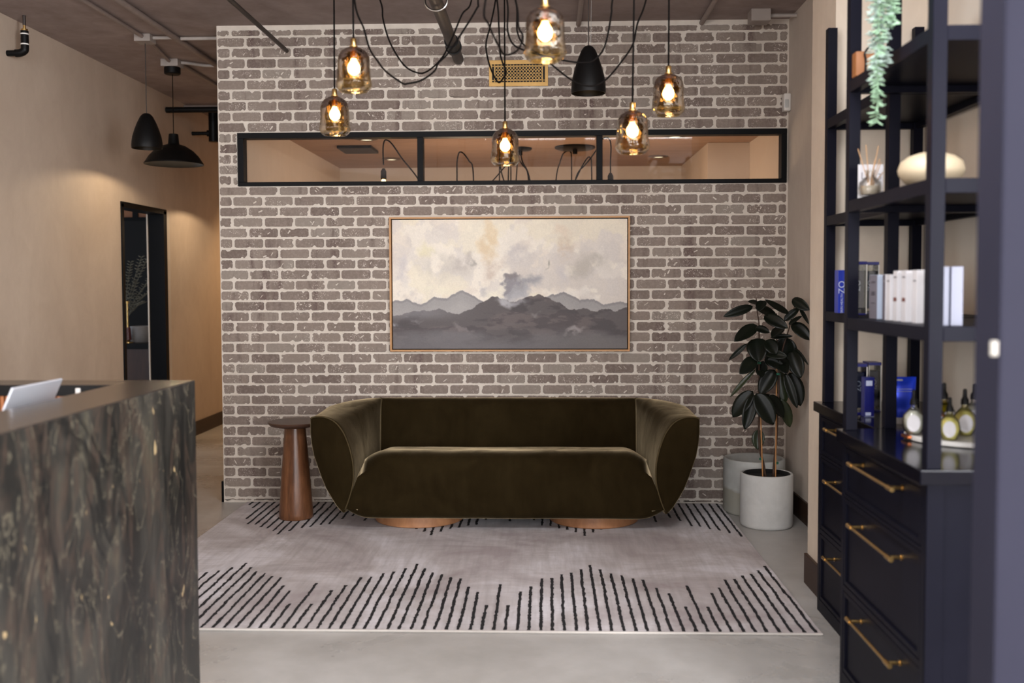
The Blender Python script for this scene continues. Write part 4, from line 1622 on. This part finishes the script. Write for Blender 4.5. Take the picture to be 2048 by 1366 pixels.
def text(body, size, mat, loc, rot, name='lettering', parent=None, ext=.0003):
    cu = bpy.data.curves.new(name, 'FONT')
    cu.body, cu.size, cu.extrude = body, size, ext
    cu.align_x = cu.align_y = 'CENTER'
    o = bpy.data.objects.new(name, cu)
    dg = bpy.context.evaluated_depsgraph_get()
    me = bpy.data.meshes.new_from_object(o, depsgraph=dg)
    bpy.data.objects.remove(o)
    me.materials.clear()
    me.materials.append(mat)
    o = bpy.data.objects.new(name, me)
    C.objects.link(o)
    org = ORG.get(parent.name, Vector()) if parent else Vector()
    o.location = Vector(loc) - org
    o.rotation_euler = rot
    if parent:
        o.parent = parent
    return o


FACE = (R(90), 0, 0)              # lettering on a front that faces the camera
FACEV = (R(90), R(-90), 0)        # the same, reading upwards
BLUE = plain('cobalt_card', '1a2f9a', .35, 0, .06)
BLUED = plain('deep_blue_card', '0d1260', .3, 0, .06)
GREYB = plain('grey_card', '6d6a74', .5, 0, .05)
WHITEC = plain('white_card', 'c9c7ca', .45, 0, .02)
LITPALE = plain('lit_pale_card', 'a3aec0', .4, 0, .03)  # lit side of the grey carton, its brightness put into the colour
SLATEB = plain('slate_card', '85889a', .5, 0, .03)
REDM = plain('brown_mark', '6b3f3a', .5)
LET = plain('pale_ink', 'b9bfd6', .5)
LETD = plain('grey_ink', '77747a', .5)


def carton(px0, px1, zb, h, d, dep, mat, name, label, cat, group=None):
    """carton whose front faces the camera side; px0..px1 its front edge in the photo"""
    a, b = W(px0, 600, d), W(px1, 600, d)
    t = thing(name, label, cat, ((a.x + b.x) / 2, a.y, zb), group)
    link('carton', boxbm(a.x, b.x, a.y, a.y + dep, zb + .0003, zb + h, .0012), mat, t)
    return t, a.x, b.x, a.y


# far unit, lowest shelf
t, x0, x1, y = carton(1676, 1691, S3, .175, 4.10, .05, BLUE, 'blue_carton', 'cobalt blue carton with pale lettering, alone on the far shelf behind the first post', 'carton')
text('ZO', .036, LET, ((x0 + x1) / 2, y - .001, S3 + .105), FACEV, parent=t)
text('SKIN HEALTH', .013, LET, ((x0 + x1) / 2, y - .001, S3 + .04), FACEV, parent=t)


def clear_box(px0, px1, zb, h, d, dep, label, lid=True):
    a, b = W(px0, 600, d), W(px1, 600, d)
    x0, x1, y = a.x, b.x, a.y
    t = thing('clear_gift_box', label, 'box', ((x0 + x1) / 2, y, zb), 'clear boxes with blue lids')
    bm = nb()
    e = .0012
    for (p, q, r_, s) in ((x0, x1, y, y + e), (x0, x1, y + dep - e, y + dep), (x0, x0 + e, y + e, y + dep - e), (x1 - e, x1, y + e, y + dep - e)):
        box(bm, p, q, r_, s, zb + .006, zb + h - .012)
    link('clear_wall', bm, CLEAR, t)
    link('lid', boxbm(x0 - .001, x1 + .001, y - .001, y + dep + .001, zb + h - .012, zb + h, .001), BLUED, t)
    link('bottom', boxbm(x0, x1, y, y + dep, zb + .0003, zb + .006, .001), BLUED, t)
    bm = nb()
    for p, q in ((x0, y), (x1, y), (x0, y + dep), (x1, y + dep)):
        cyl(bm, (p, q, zb + .004), (p, q, zb + h - .012), .0018, 6)
    link('corner_post', bm, WHITE, t)
    g = boxbm(x0 + .006, x1 - .006, y + .012, y + dep - .01, zb + .022, zb + h - .035, .004)
    link('inner_pack', g, plain('ink_blue_pack', '2b2e48', .35), t)
    text('ZO', .03, LET, ((x0 + x1) / 2, y + .0105, zb + h * .55), FACEV, parent=t)
    return t


clear_box(1701, 1733, S3, .205, 3.86, .075, 'clear box with blue lid on the lower shelf, left of the grey cartons')
clear_box(1729, 1757, S3, .205, 3.95, .07, 'clear box with blue lid on the lower shelf, behind the grey carton')

# near unit, lowest shelf: row of cartons
XC_ = XN + .052                  # plane of the carton fronts, which face the room


def d_at(px, X):
    """distance at which the plane x = X is seen at photo column px (at eye height)"""
    lo, hi = 1.0, 9.0
    for _ in range(40):
        md = (lo + hi) / 2
        if W(px, 600, md).x < X:
            lo = md
        else:
            hi = md
    return lo


row = [(1739, 1754.5, .150, .044, GREYB, LITPALE, 'wide grey carton with a side coloured paler as if lit, at the far end of the carton row', 'g'),
       (1765, 1770.5, .150, .044, plain('dark_grey_card', '55505a', .5), WHITEC, 'narrow dark grey carton second in the carton row', 'n'),
       (1772, 1780, .150, .044, WHITEC, WHITEC, 'shorter white carton just before the two with brown squares', 'n'),
       (1786, 1794, .161, .044, WHITEC, WHITEC, 'white carton with a brown square, the left one of two', 'r'),
       (1802.5, 1811.5, .161, .044, WHITEC, WHITEC, 'white carton with a brown square, the right one of two', 'r'),
       (1824, 1833.5, .161, .044, WHITEC, WHITEC, 'plain white carton at the near end of the row, beside the post', 'n')]
for (a, b, h, dep, mt, mt2, lab, k) in row:
    y1, y0 = d_at(a, XC_) - D0, d_at(b, XC_) - D0
    ym = (y0 + y1) / 2
    t = thing('carton', lab, 'carton', (XC_ + dep / 2, ym, S3), 'skincare cartons on the lower near shelf')
    link('carton', boxbm(XC_, XC_ + dep, y0, y1, S3 + .0003, S3 + h, .0012), mt2, t)
    X0, X1 = XC_ - .0007, XC_
    if mt is not mt2:
        link('front_panel', boxbm(X0, X1, y0 + .001, y1 - .001, S3 + .001, S3 + h - .001), mt, t)
        X0, X1 = X0 - .0006, X0
    if k == 'r':
        link('brown_square', boxbm(X0, X1, ym - .014, ym + .014, S3 + .064, S3 + .076), REDM, t)
        link('print', boxbm(X0, X1, ym - .013, ym + .013, S3 + .138, S3 + .143), LETD, t)
    elif k == 'g':
        for zz, hh in ((.122, .006), (.080, .014), (.052, .004)):
            link('print', boxbm(X0, X1, ym - .018, ym + .018, S3 + zz, S3 + zz + hh), plain('dark_ink', '4b4850', .5), t)
    else:
        link('print', boxbm(X0, X1, ym - .010, ym + .010, S3 + .126, S3 + .131), LETD, t)
for (a, b, lab) in ((1876, 1898, 'slate grey carton right of the near post, the left of the pair'), (1902, 1926, 'slate grey carton right of the near post, the right of the pair')):
    t, x0, x1, y = carton(a, b, S3, .168, 2.86, .09, SLATEB, 'carton', lab, 'carton', 'pair of slate cartons')

# far unit countertop: clear boxes and a blue carton, a glossy pouch
clear_box(1706, 1736, ZT, .20, 3.99, .08, 'clear box with blue lid on the far countertop, left one')
clear_box(1740, 1764, ZT, .20, 4.06, .08, 'clear box with blue lid on the far countertop, right one')
t, x0, x1, y = carton(1731, 1751, ZT, .155, 3.90, .04, BLUED, 'blue_carton', 'deep blue carton with small white print standing before the clear boxes on the far countertop', 'carton')
link('print', boxbm(x0 + .006, x1 - .008, y - .0006, y, ZT + .122, ZT + .142), LET, t)
link('print', boxbm(x0 + .005, x1 - .012, y - .0006, y, ZT + .006, ZT + .018), LET, t)
link('outline', boxbm(x0 + .002, x1, y - .0006, y, ZT + .0015, ZT + .0025), LET, t)


def pouch():
    a, b = W(1776, 800, 3.74), W(1832, 800, 3.74)
    y = a.y
    t = thing('foil_pouch', 'glossy cobalt blue stand-up pouch with a white base on the far countertop', 'pouch', ((a.x + b.x) / 2, y, ZT))
    m = M('glossy_blue_foil')
    m.base(lin('2c50ff')).rough(.22)
    m.b.inputs['Metallic'].default_value = .25
    bm = nb()
    N = 14
    zt = .172
    rings = []
    for i in range(N + 1):
        u = i / N
        z = ZT + .022 + (zt - .022) * u
        hw = ((b.x - a.x) / 2) * (.86 + .14 * u)
        th = .032 * (1 - u) ** .7 + .0012
        cx = (a.x + b.x) / 2
        ring = []
        for k in range(24):
            an = 2 * math.pi * k / 24
            ring.append(bm.verts.new((cx + hw * math.copysign(abs(math.cos(an)) ** .55, math.cos(an)), y + th * math.sin(an) * (1 + .12 * math.sin(u * 9)), z)))
        rings.append(ring)
    for r1, r2 in zip(rings, rings[1:]):
        for k in range(24):
            bm.faces.new((r1[k], r1[(k + 1) % 24], r2[(k + 1) % 24], r2[k]))
    bm.faces.new(rings[0][::-1])
    bm.faces.new(rings[-1])
    link('pouch_body', bm, m.m, t, smooth=True, auto=50)
    bm = nb()
    cx = (a.x + b.x) / 2
    hw = (b.x - a.x) / 2 * .86
    R1 = [[bm.verts.new((cx + (hw + .001) * math.copysign(abs(math.cos(2 * math.pi * k / 24)) ** .55, math.cos(2 * math.pi * k / 24)), y + .0335 * math.sin(2 * math.pi * k / 24), z)) for k in range(24)]
          for z in (ZT + .0004, ZT + .0235)]
    for k in range(24):
        bm.faces.new((R1[0][k], R1[0][(k + 1) % 24], R1[1][(k + 1) % 24], R1[1][k]))
    bm.faces.new(R1[0][::-1])
    bm.faces.new(R1[1])
    link('white_base', bm, plain('gloss_white', 'f2f2f4', .2, 0, .01), t, smooth=True, auto=50)
    link('print', boxbm(cx - .033, cx - .002, y - .010, y - .0075, ZT + .158, ZT + .164), WHITEC, t)
    for zz in (.127, .118):
        link('print', boxbm(cx - .035, cx + .03, y - .0165, y - .0155, ZT + zz, ZT + zz + .002), LET, t)


pouch()


# tray of bottles
def tray():
    cx, cy, r = 1.405, 3.34 - D0, .20
    t = thing('marble_tray', 'round white marble tray with a copper handle on the near countertop', 'tray', (cx, cy, ZT))
    bm = nb()
    lathe(bm, [(0, 0), (r - .006, 0), (r, .003), (r, .013), (r - .004, .017), (0, .017)], cx, cy, ZT + .0006, 64)
    bmesh.ops.remove_doubles(bm, verts=bm.verts, dist=1e-5)
    link('plate', bm, plain('white_marble', 'd5d4d0', .3, 0, .08, 9), t, smooth=True, auto=40)
    bm = nb()
    box(bm, cx - r - .012, cx - r + .012, cy - .03, cy + .03, ZT + .005, ZT + .016, .003)
    link('handle', bm, plain('copper', 'a8623c', .3, .9, .05), t)


tray()


def bottle(x, y, zb, h, body, oval, cap, label, face=0, first=None):
    """round flask with an oval label and a black spray cap"""
    t = thing('perfume_bottle', label, 'bottle', (x, y, zb), 'perfume bottles on the marble tray')
    r = h * .23
    bm = nb()
    lathe(bm, [(0, 0), (r * .55, 0), (r * .7, .004), (r * .98, h * .16), (r * 1.05, h * .28), (r * .92, h * .43), (r * .5, h * .55), (r * .3, h * .60), (r * .3, h * .66), (0, h * .66)], x, y, zb, 24)
    bmesh.ops.remove_doubles(bm, verts=bm.verts, dist=1e-5)
    link('flask', bm, body, t, smooth=True, auto=60)
    bm = nb()
    lathe(bm, [(0, .003), (r * .6, .003), (r * .9, h * .17), (r * .96, h * .28), (r * .84, h * .42), (r * .4, h * .53), (0, h * .53)], x, y, zb, 20)
    bmesh.ops.remove_doubles(bm, verts=bm.verts, dist=1e-5)
    link('scent', bm, oval, t, smooth=True, auto=60)
    bm = nb()
    lathe(bm, [(0, h * .66), (r * .36, h * .66), (r * .34, h * .76), (r * .2, h * .82), (r * .17, h * .98), (0, h)], x, y, zb, 16)
    bmesh.ops.remove_doubles(bm, verts=bm.verts, dist=1e-5)
    link('spray_cap', bm, BLACKM, t, smooth=True, auto=50)
    bm = nb()
    n = 28
    a0 = math.atan2(-D0 - y, 0 - x) + face
    ax, ay = math.cos(a0), math.sin(a0)
    ro, ri = [], []
    for k in range(n):
        an = 2 * math.pi * k / n
        u, v = math.cos(an) * r * .60, math.sin(an) * h * .19
        for L_, off in ((ro, r * 1.13), (ri, r * 1.09)):
            o2 = off - (u * u) / (r * 4.5)
            L_.append(bm.verts.new((x + ax * o2 - ay * u, y + ay * o2 + ax * u, zb + h * .28 + v)))
    bm.faces.new(ro)
    bm.faces.new(ri[::-1])
    for k in range(n):
        bm.faces.new((ro[k], ri[k], ri[(k + 1) % n], ro[(k + 1) % n]))
    lb = link('oval_label', bm, WHITEC, t)
    return t


TZ = ZT + .0176
SCENT = {'clear_glass': plain('clear_scent', 'cfcec0', .2), 'honey_glass': plain('honey_scent', 'b8905a', .2), 'olive_glass': plain('olive_scent', 'a89e4c', .2), 'pale_yellow_glass': plain('yellow_scent', 'dedaa6', .2)}
OLIVE = glass('olive_glass', (0.78, 0.74, 0.30, 1), refl=1.2)
AMB2 = glass('honey_glass', (0.92, 0.74, 0.48, 1), refl=1.2)
for (px, d, h, mt, lab, fc) in ((1827, 3.34, .150, CLEAR, 'clear perfume bottle at the left edge of the tray, left of the near post', 0),
                                (1872, 3.33, .150, AMB2, 'honey coloured perfume bottle just right of the near post', .2),
                                (1887, 3.42, .165, OLIVE, 'olive perfume bottle at the back of the tray with the tallest cap', .5),
                                (1899, 3.22, .138, YELLOWG, 'pale yellow perfume bottle at the front of the tray', 0),
                                (1929, 3.32, .155, YELLOWG, 'pale yellow perfume bottle at the right of the tray behind the front bottle', .1),
                                (1948, 3.44, .160, CLEAR, 'clear perfume bottle at the back right of the tray beside the door jamb', .1)):
    p = W(px, 850, d)
    bottle(p.x, p.y, TZ, h, mt, SCENT[mt.name], None, lab, fc)


# middle shelf: reed diffuser, card, pebble vase
def diffuser():
    p = W(1740, 390, 3.38)
    x, y, zb = p.x, p.y, S2
    t = thing('reed_diffuser', 'glass reed diffuser with wooden reeds on the middle near shelf', 'diffuser', (x, y, zb))
    bm = nb()
    h = .082
    lathe(bm, [(r_ * 1.12, z_ * 1.1) for r_, z_ in [(0, .0004), (.028, .0004), (.034, .006), (.036, .022), (.032, .042), (.018, .056), (.0125, .060), (.0125, .074), (.016, .076), (.016, .080), (.011, .080), (.011, .060), (.029, .042), (.032, .022), (.028, .006), (0, .006)]], x, y, zb, 32)
    link('bottle', bm, glass('smoky_glass', (.93, .92, .90, 1), refl=.5), t, smooth=True, auto=60)
    bm = nb()
    lathe(bm, [(0, .0062), (.0275, .0062), (.0312, .022), (.028, .035), (0, .035)], x, y, zb, 24)
    link('scent_oil', bm, plain('scent_oil', 'a39c90', .3), t, smooth=True, auto=60)
    reed = plain('reed', 'b08a63', .7, 0, .1)
    for (tx, ty, dd) in ((1716, 298, .05), (1732, 290, .02), (1757, 292, .0), (1760, 318, -.02), (1762, 325, .04), (1766, 345, .02), (1750, 320, -.03)):
        q = W(tx, ty, 3.42 + dd)
        bm = nb()
        cyl(bm, (x + random.uniform(-.004, .004), y + random.uniform(-.004, .004), zb + .03), q, .0016, 6)
        link('reed', bm, reed, t)


diffuser()
a, b = W(1716, 372, 3.48), W(1766, 372, 3.48)
t = thing('sign_card', 'white printed card standing behind the reed diffuser', 'card', ((a.x + b.x) / 2, a.y, S2))
link('card', boxbm(a.x, b.x, a.y, a.y + .003, S2 + .0003, S2 + .118), WHITEC, t)
text('La', .034, LETD, (a.x + .024, a.y - .0006, S2 + .078), FACE, parent=t)
text('3', .03, LETD, (b.x - .012, a.y - .0006, S2 + .075), FACE, parent=t)

p = W(1862, 350, 3.05)
bm = nb()
prof = [(0, 0), (.045, 0), (.075, .012), (.092, .035), (.095, .05), (.088, .072), (.066, .090), (.035, .100), (.016, .103), (.013, .100), (.010, .09), (0, .088)]
lathe(bm, prof, p.x, p.y, S2 + .0004, 40)
bmesh.ops.remove_doubles(bm, verts=bm.verts, dist=1e-5)
tag(link('pebble_vase', bm, STONE_W, smooth=True, auto=60), 'round cream pebble-shaped vase on the middle near shelf behind the post', 'vase')

# top shelf: tan bag with black strap
a, b = W(1712, 130, 3.47), W(1752, 130, 3.47)
t = thing('tan_bag', 'tan box bag with a black strap on the top near shelf behind the trailing plant', 'bag', ((a.x + b.x) / 2, a.y, S1))
bm = nb()
box(bm, a.x, b.x, a.y, a.y + .05, S1 + .0004, S1 + .085, .006)
link('bag_body', bm, plain('tan_leather', '8e5a32', .5, 0, .08), t, smooth=True, auto=40)
bm = nb()
xm = (a.x + b.x) / 2
tube(bm, smooth_path([(xm - .004, a.y - .003, S1 + .005), (xm - .002, a.y - .004, S1 + .05), (xm - .006, a.y - .004, S1 + .075), (xm + .008, a.y - .002, S1 + .096), (xm + .03, a.y + .01, S1 + .106), (xm + .05, a.y + .02, S1 + .095)], 5), .0035, 8)
link('strap', bm, BLACKM, t, smooth=True)


# trailing plant on the board above
def trailing():
    pc = W(1765, 0, 3.20)
    x, y, zb = XN + .10, 3.20 - D0, 2.5875
    t = thing('trailing_plant', 'trailing pale green succulent hanging down in front of the near shelf frame', 'plant', (x, y, zb))
    bm = nb()
    lathe(bm, [(0, 0), (.05, 0), (.054, .004), (.066, .10), (.066, .108), (.058, .108), (.056, .09), (0, .088)], x, y, zb, 28)
    bmesh.ops.remove_doubles(bm, verts=bm.verts, dist=1e-5)
    link('pot', bm, POT, t, smooth=True, auto=50)
    g1 = plain('blue_green_leaf', '93a59c', .55, 0, .15, 40)
    g2 = plain('fresh_green_leaf', '86a487', .5, 0, .2, 40)
    rng = random.Random(4)
    d = 3.0
    strands = [([(1757, -60), (1758, 20), (1757, 80), (1754, 130), (1756, 190), (1753, 246)], .026, g2, 5),
               ([(1764, -60), (1764, 20), (1766, 60), (1765, 105), (1763, 128)], .03, g1, 5),
               ([(1750, -60), (1750, 10), (1752, 60), (1751, 110), (1752, 165)], .028, g1, 5),
               ([(1778, -60), (1782, 0), (1783, 30), (1780, 52)], .026, g2, 5)]
    for pts, ll, mt, _ in strands:
        top = Vector((x - .03, y - .01, zb + .1))
        P = smooth_path([top, Vector((XN - .035, y + .0, zb + .06))] + [W(a, b, 3.03 + rng.uniform(-.01, .01)) for a, b in pts], 10)
        bm = nb()
        tube(bm, P, .0022, 6)
        for i in range(2, len(P) - 1):
            for k in range(3):
                base = P[i].lerp(P[i + 1], rng.random())
                an = rng.uniform(0, 2 * math.pi)
                dr = Vector((math.cos(an), math.sin(an) * .8, rng.uniform(-.9, .1))).normalized()
                L_ = ll * rng.uniform(.8, 1.25)
                rings = tube(bm, [base, base + dr * L_ * .4, base + dr * L_ * .8 + Vector((0, 0, .002)), base + dr * L_ + Vector((0, 0, .004))], [.0012, .0030, .0024, .0005], 6)
        link('strand', bm, mt, t, smooth=True)


trailing()


# ------------------------------------------------------------------ inside the side room, seen through the doorway
def side_room():
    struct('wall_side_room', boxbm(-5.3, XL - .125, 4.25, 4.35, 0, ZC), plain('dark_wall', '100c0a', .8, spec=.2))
    yb_ = 4.25
    t = thing('wall_cabinet', 'tall black cabinet panel under orange wood, seen through the doorway', 'cabinet', (-4.4, yb_, 0))
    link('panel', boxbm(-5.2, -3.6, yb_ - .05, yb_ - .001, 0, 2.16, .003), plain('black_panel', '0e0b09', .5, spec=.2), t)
    link('upper_panel', boxbm(-5.2, -3.6, yb_ - .04, yb_ - .001, 2.19, 2.7, .003), wood('orange_wood', '7a4522', 'a5672f', .4, 'x', 4), t)  # the orange is the wood's own tone
    x = W(268, 420, 10.7).x
    bm = nb()
    box(bm, x - .03, x + .03, yb_ - .055, yb_ - .04, 2.16, 2.7)
    box(bm, -5.2, -3.6, yb_ - .06, yb_ - .04, 2.155, 2.19)
    link('frame_bar', bm, BLACK, t)
    # console
    y0, y1 = 9.45 - D0, 9.95 - D0
    zt = W(270, 687, 9.5).z
    t = thing('console_cabinet', 'dark wood console with a black top seen through the doorway', 'cabinet', (-4.1, (y0 + y1) / 2, 0))
    link('body', boxbm(-4.9, XL - .14, y0 + .02, y1, 0, zt - .05, .003), wood('console_wood', '2c1a12', '4a2e1f', .35, 'z', 4), t)
    link('countertop', boxbm(-4.92, XL - .14, y0, y1, zt - .05, zt, .003), BLACKM, t)
    p = W(256, 680, 9.6)
    t = thing('brass_candlestick', 'slim brass candlestick with a dark red sleeve on the console', 'candlestick', (p.x, p.y, zt))
    bm = nb()
    lathe(bm, [(0, 0), (.05, 0), (.05, .008), (.02, .014), (.012, .03), (0.011, .034)], p.x, p.y, zt + .0005, 24)
    cyl(bm, (p.x, p.y, zt + .15), (p.x, p.y, zt + .39), .009, 12)
    lathe(bm, [(.0, 0), (.017, 0), (.02, .012), (.014, .024), (0, .026)], p.x, p.y, zt + .385, 16)
    link('stem', bm, BRASS, t, smooth=True, auto=50)
    bm = nb()
    cyl(bm, (p.x, p.y, zt + .03), (p.x, p.y, zt + .152), .034, 20, r2=.026)
    link('sleeve', bm, plain('dark_red', '4a1410', .35), t, smooth=True, auto=50)
    p = W(281, 660, 9.72)
    bm = nb()
    lathe(bm, [(0, 0), (.085, 0), (.095, .02), (.097, .155), (.092, .16), (.088, .155), (.086, .03), (0, .02)], p.x, p.y, zt + .0005, 32)
    bmesh.ops.remove_doubles(bm, verts=bm.verts, dist=1e-5)
    tag(link('ceramic_planter', bm, plain('grey_ceramic', '8f8a86', .5), smooth=True, auto=50), 'pale round ceramic bowl on the console seen through the doorway', 'bowl')
    # dried branches in a vase
    p = W(247, 672, 9.85)
    t = thing('vase_of_branches', 'dark vase with dusty feathery branches on the console', 'vase', (p.x, p.y, zt))
    bm = nb()
    lathe(bm, [(0, 0), (.03, 0), (.045, .05), (.04, .12), (.02, .17), (.024, .19), (0, .185)], p.x, p.y, zt + .0005, 20)
    link('vase', bm, BLACKM, t, smooth=True, auto=50)
    br = plain('dusty_leaf', '7d7868', .8, 0, .2, 30)
    rng = random.Random(9)
    for (tx, ty) in ((283, 515), (293, 520), (262, 525), (296, 585), (290, 605), (240, 520), (299, 560)):
        q = W(tx, ty, 9.8 + rng.uniform(-.1, .1))
        s = Vector((p.x, p.y, zt + .17))
        mid = s.lerp(q, .5) + Vector((0, 0, .05))
        P = smooth_path([s, mid, q], 9)
        bm = nb()
        tube(bm, P, .0025, 5)
        for i in range(5, len(P)):
            for k in range(4):
                an = rng.uniform(0, 6.28)
                dr = Vector((math.cos(an), math.sin(an), .5)).normalized()
                tube(bm, [P[i], P[i] + dr * .02, P[i] + dr * .04], [.001, .005, .0008], 5)
        link('branch', bm, br, t, smooth=True)


side_room()


# ------------------------------------------------------------------ back room ceiling fittings seen through the high window
def z_at(px, py, z):
    """point of the photo ray through (px, py) that lies at height z"""
    a, b = W(px, py, 1.0), W(px, py, 2.0)
    k = (z - a.z) / (b.z - a.z)
    return a.lerp(b, k)


for (px, py, lab) in ((783, 318, 'lit round ceiling downlight left of centre in the back room, nearer its far wall'), (733, 278.5, 'lit round ceiling downlight just under the left window head'),
                      (1317, 313, 'lit round ceiling downlight behind the right pane'), (1350, 272.5, 'lit round ceiling downlight at the top edge of the right pane')):
    p = z_at(px, py, rz - .004)
    t = thing('recessed_downlight', lab, 'downlight', (p.x, p.y, rz - .0005))
    bm = nb()
    lathe(bm, [(.05, 0), (.088, 0), (.09, -.004), (.052, -.014), (.05, 0)], p.x, p.y, rz - .001, 28)
    link('trim_ring', bm, plain('dim_trim', '5e4a3c', .5), t, smooth=True, auto=40)
    bm = nb()
    lathe(bm, [(0.001, -.006), (.05, -.006), (.0501, -.001)], p.x, p.y, rz - .001, 28, cap0=True)
    link('diffuser', bm, LED, t)
p, q = z_at(675, 293, rz - .01), z_at(757, 304, rz - .01)
a = z_at(690, 304, rz - .01)
bm = nb()
box(bm, min(p.x, a.x), q.x, min(p.y, q.y), max(p.y, q.y), rz - .025, rz - .0005, .004)
t = link('ceiling_vent', bm, BLACKM)
tag(t, 'dark square air diffuser on the back room ceiling seen through the left pane', 'vent')
can = []
for (px, py, lab, r) in ((1040, 297, 'dark round canopy on the back room ceiling behind the middle pendant', .10), (1150, 294.5, 'wide dark round canopy on the back room ceiling near the mullion', .17)):
    p = z_at(px, py, rz - .004)
    bm = nb()
    lathe(bm, [(0, 0), (r, 0), (r, -.012), (r * .9, -.02), (.02, -.024), (.02, -.06), (0, -.06)], p.x, p.y, rz - .0008, 32)
    tag(link('ceiling_canopy', bm, BLACKM, smooth=True, auto=40), lab, 'ceiling canopy')
    can.append(p)


def room_cord(pts, lab, r=.006):
    bm = nb()
    tube(bm, smooth_path([W(a, b, d) for a, b, d in pts], 5), r, 6)
    tag(link('hanging_cord', bm, CORD, smooth=True), lab, 'cord', 'lamp cords in the back room')


dd = 8.6
zz_ = 430
loops = [([(767, 330), (766, 300), (768, 284), (773, 280), (784, 288), (805, 318), (835, 356), (850, 390)], 7.6),
         ([(914, zz_), (914, 350), (914, 325), (917, 308), (921, 304), (928, 308), (938, 322), (946, 340), (948, zz_)], 8.0),
         ([(999, zz_), (999, 330), (1000, 300)], 8.6), ([(985, 362), (1000, 345), (1018, 322), (1026, 300)], 8.4), ([(1008, 362), (1003, 345), (1000, 325)], 8.3),
         ([(1017, zz_), (1017, 340), (1022, 318), (1028, 300)], 8.5), ([(1022, zz_), (1022, 320), (1026, 300)], 8.7), ([(1028, zz_), (1034, 335), (1036, 322), (1038, 300)], 8.6),
         ([(1060, zz_), (1056, 350), (1045, 330), (1038, 318), (1036, 300)], 8.5), ([(1072, zz_), (1058, 352), (1046, 326), (1042, 312), (1041, 300)], 8.4),
         ([(1108, zz_), (1113, 352), (1120, 325), (1126, 308), (1135, 302), (1141, 304), (1143, 320), (1143, zz_)], 8.7),
         ([(1140, zz_), (1152, 355), (1170, 330), (1180, 318), (1194, 298), (1203, 280)], 8.3), ([(1150, 362), (1163, 335), (1174, 317), (1180, 315), (1183, 330), (1184, zz_)], 8.4)]
cord_labels = ['lamp cord arching behind the left pane, from the bare bulb to the left mullion', 'single arched lamp cord behind the left half of the middle pane',
               'leftmost straight cord of the bundle behind the lowest amber pendant', 'cord slanting down left out of the bundle behind the lowest amber pendant',
               'short cord curving right at the foot of the bundle behind the lowest amber pendant', 'second straight cord of the bundle under the dark canopy',
               'middle straight cord of the bundle under the dark canopy', 'third straight cord of the bundle under the dark canopy',
               'outer cord slanting down right from the small dark canopy', 'outermost cord slanting down right from the small dark canopy',
               'arched cord hanging under the wide dark canopy', 'long cord slanting from the right mullion down to the left',
               'arched cord crossing the slanting one just left of the right mullion']
for i, (pts, d) in enumerate(loops):
    P = [(a, b, d) for a, b in pts]
    room_cord(P, cord_labels[i], .0055)


def room_bulb(px, py, d, lab, up=True, lit=True):
    top, bot = W(px, py, d), W(px, py + 24, d)
    t = thing('bare_bulb_pendant', lab, 'pendant light', (top.x, top.y, bot.z), 'bare bulb lamps in the back room')
    h = top.z - bot.z
    bm = nb()
    lathe(bm, [(0, 0), (.01, 0), (.022, -h * .25), (.022, -h * .9), (0, -h * .9)], top.x, top.y, top.z, 16)
    link('lamp_socket', bm, BLACKM, t, smooth=True, auto=50)
    bm = nb()
    lathe(bm, [(.012, -h * .9), (.018, -h * 1.05), (.032, -h * 1.6), (.03, -h * 2.0), (.012, -h * 2.35), (.001, -h * 2.4)], top.x, top.y, top.z, 18)
    link('bulb', bm, BULB2 if lit else CLEAR, t, smooth=True)
    return top


room_bulb(767, 337, 7.6, 'bare bulb in a black socket behind the left pane of the high window')
p = room_bulb(1221, 346, 7.6, 'black socket of a bare bulb lamp just right of the right mullion')
room_cord([(1221, 346, 7.6), (1221, 320, 7.6), (1222, 295, 7.6), (1219, 278, 7.6), (1210, 275, 7.6), (1203, 280, 7.6)], 'dark cord of the bare bulb lamp right of the right mullion', .005)
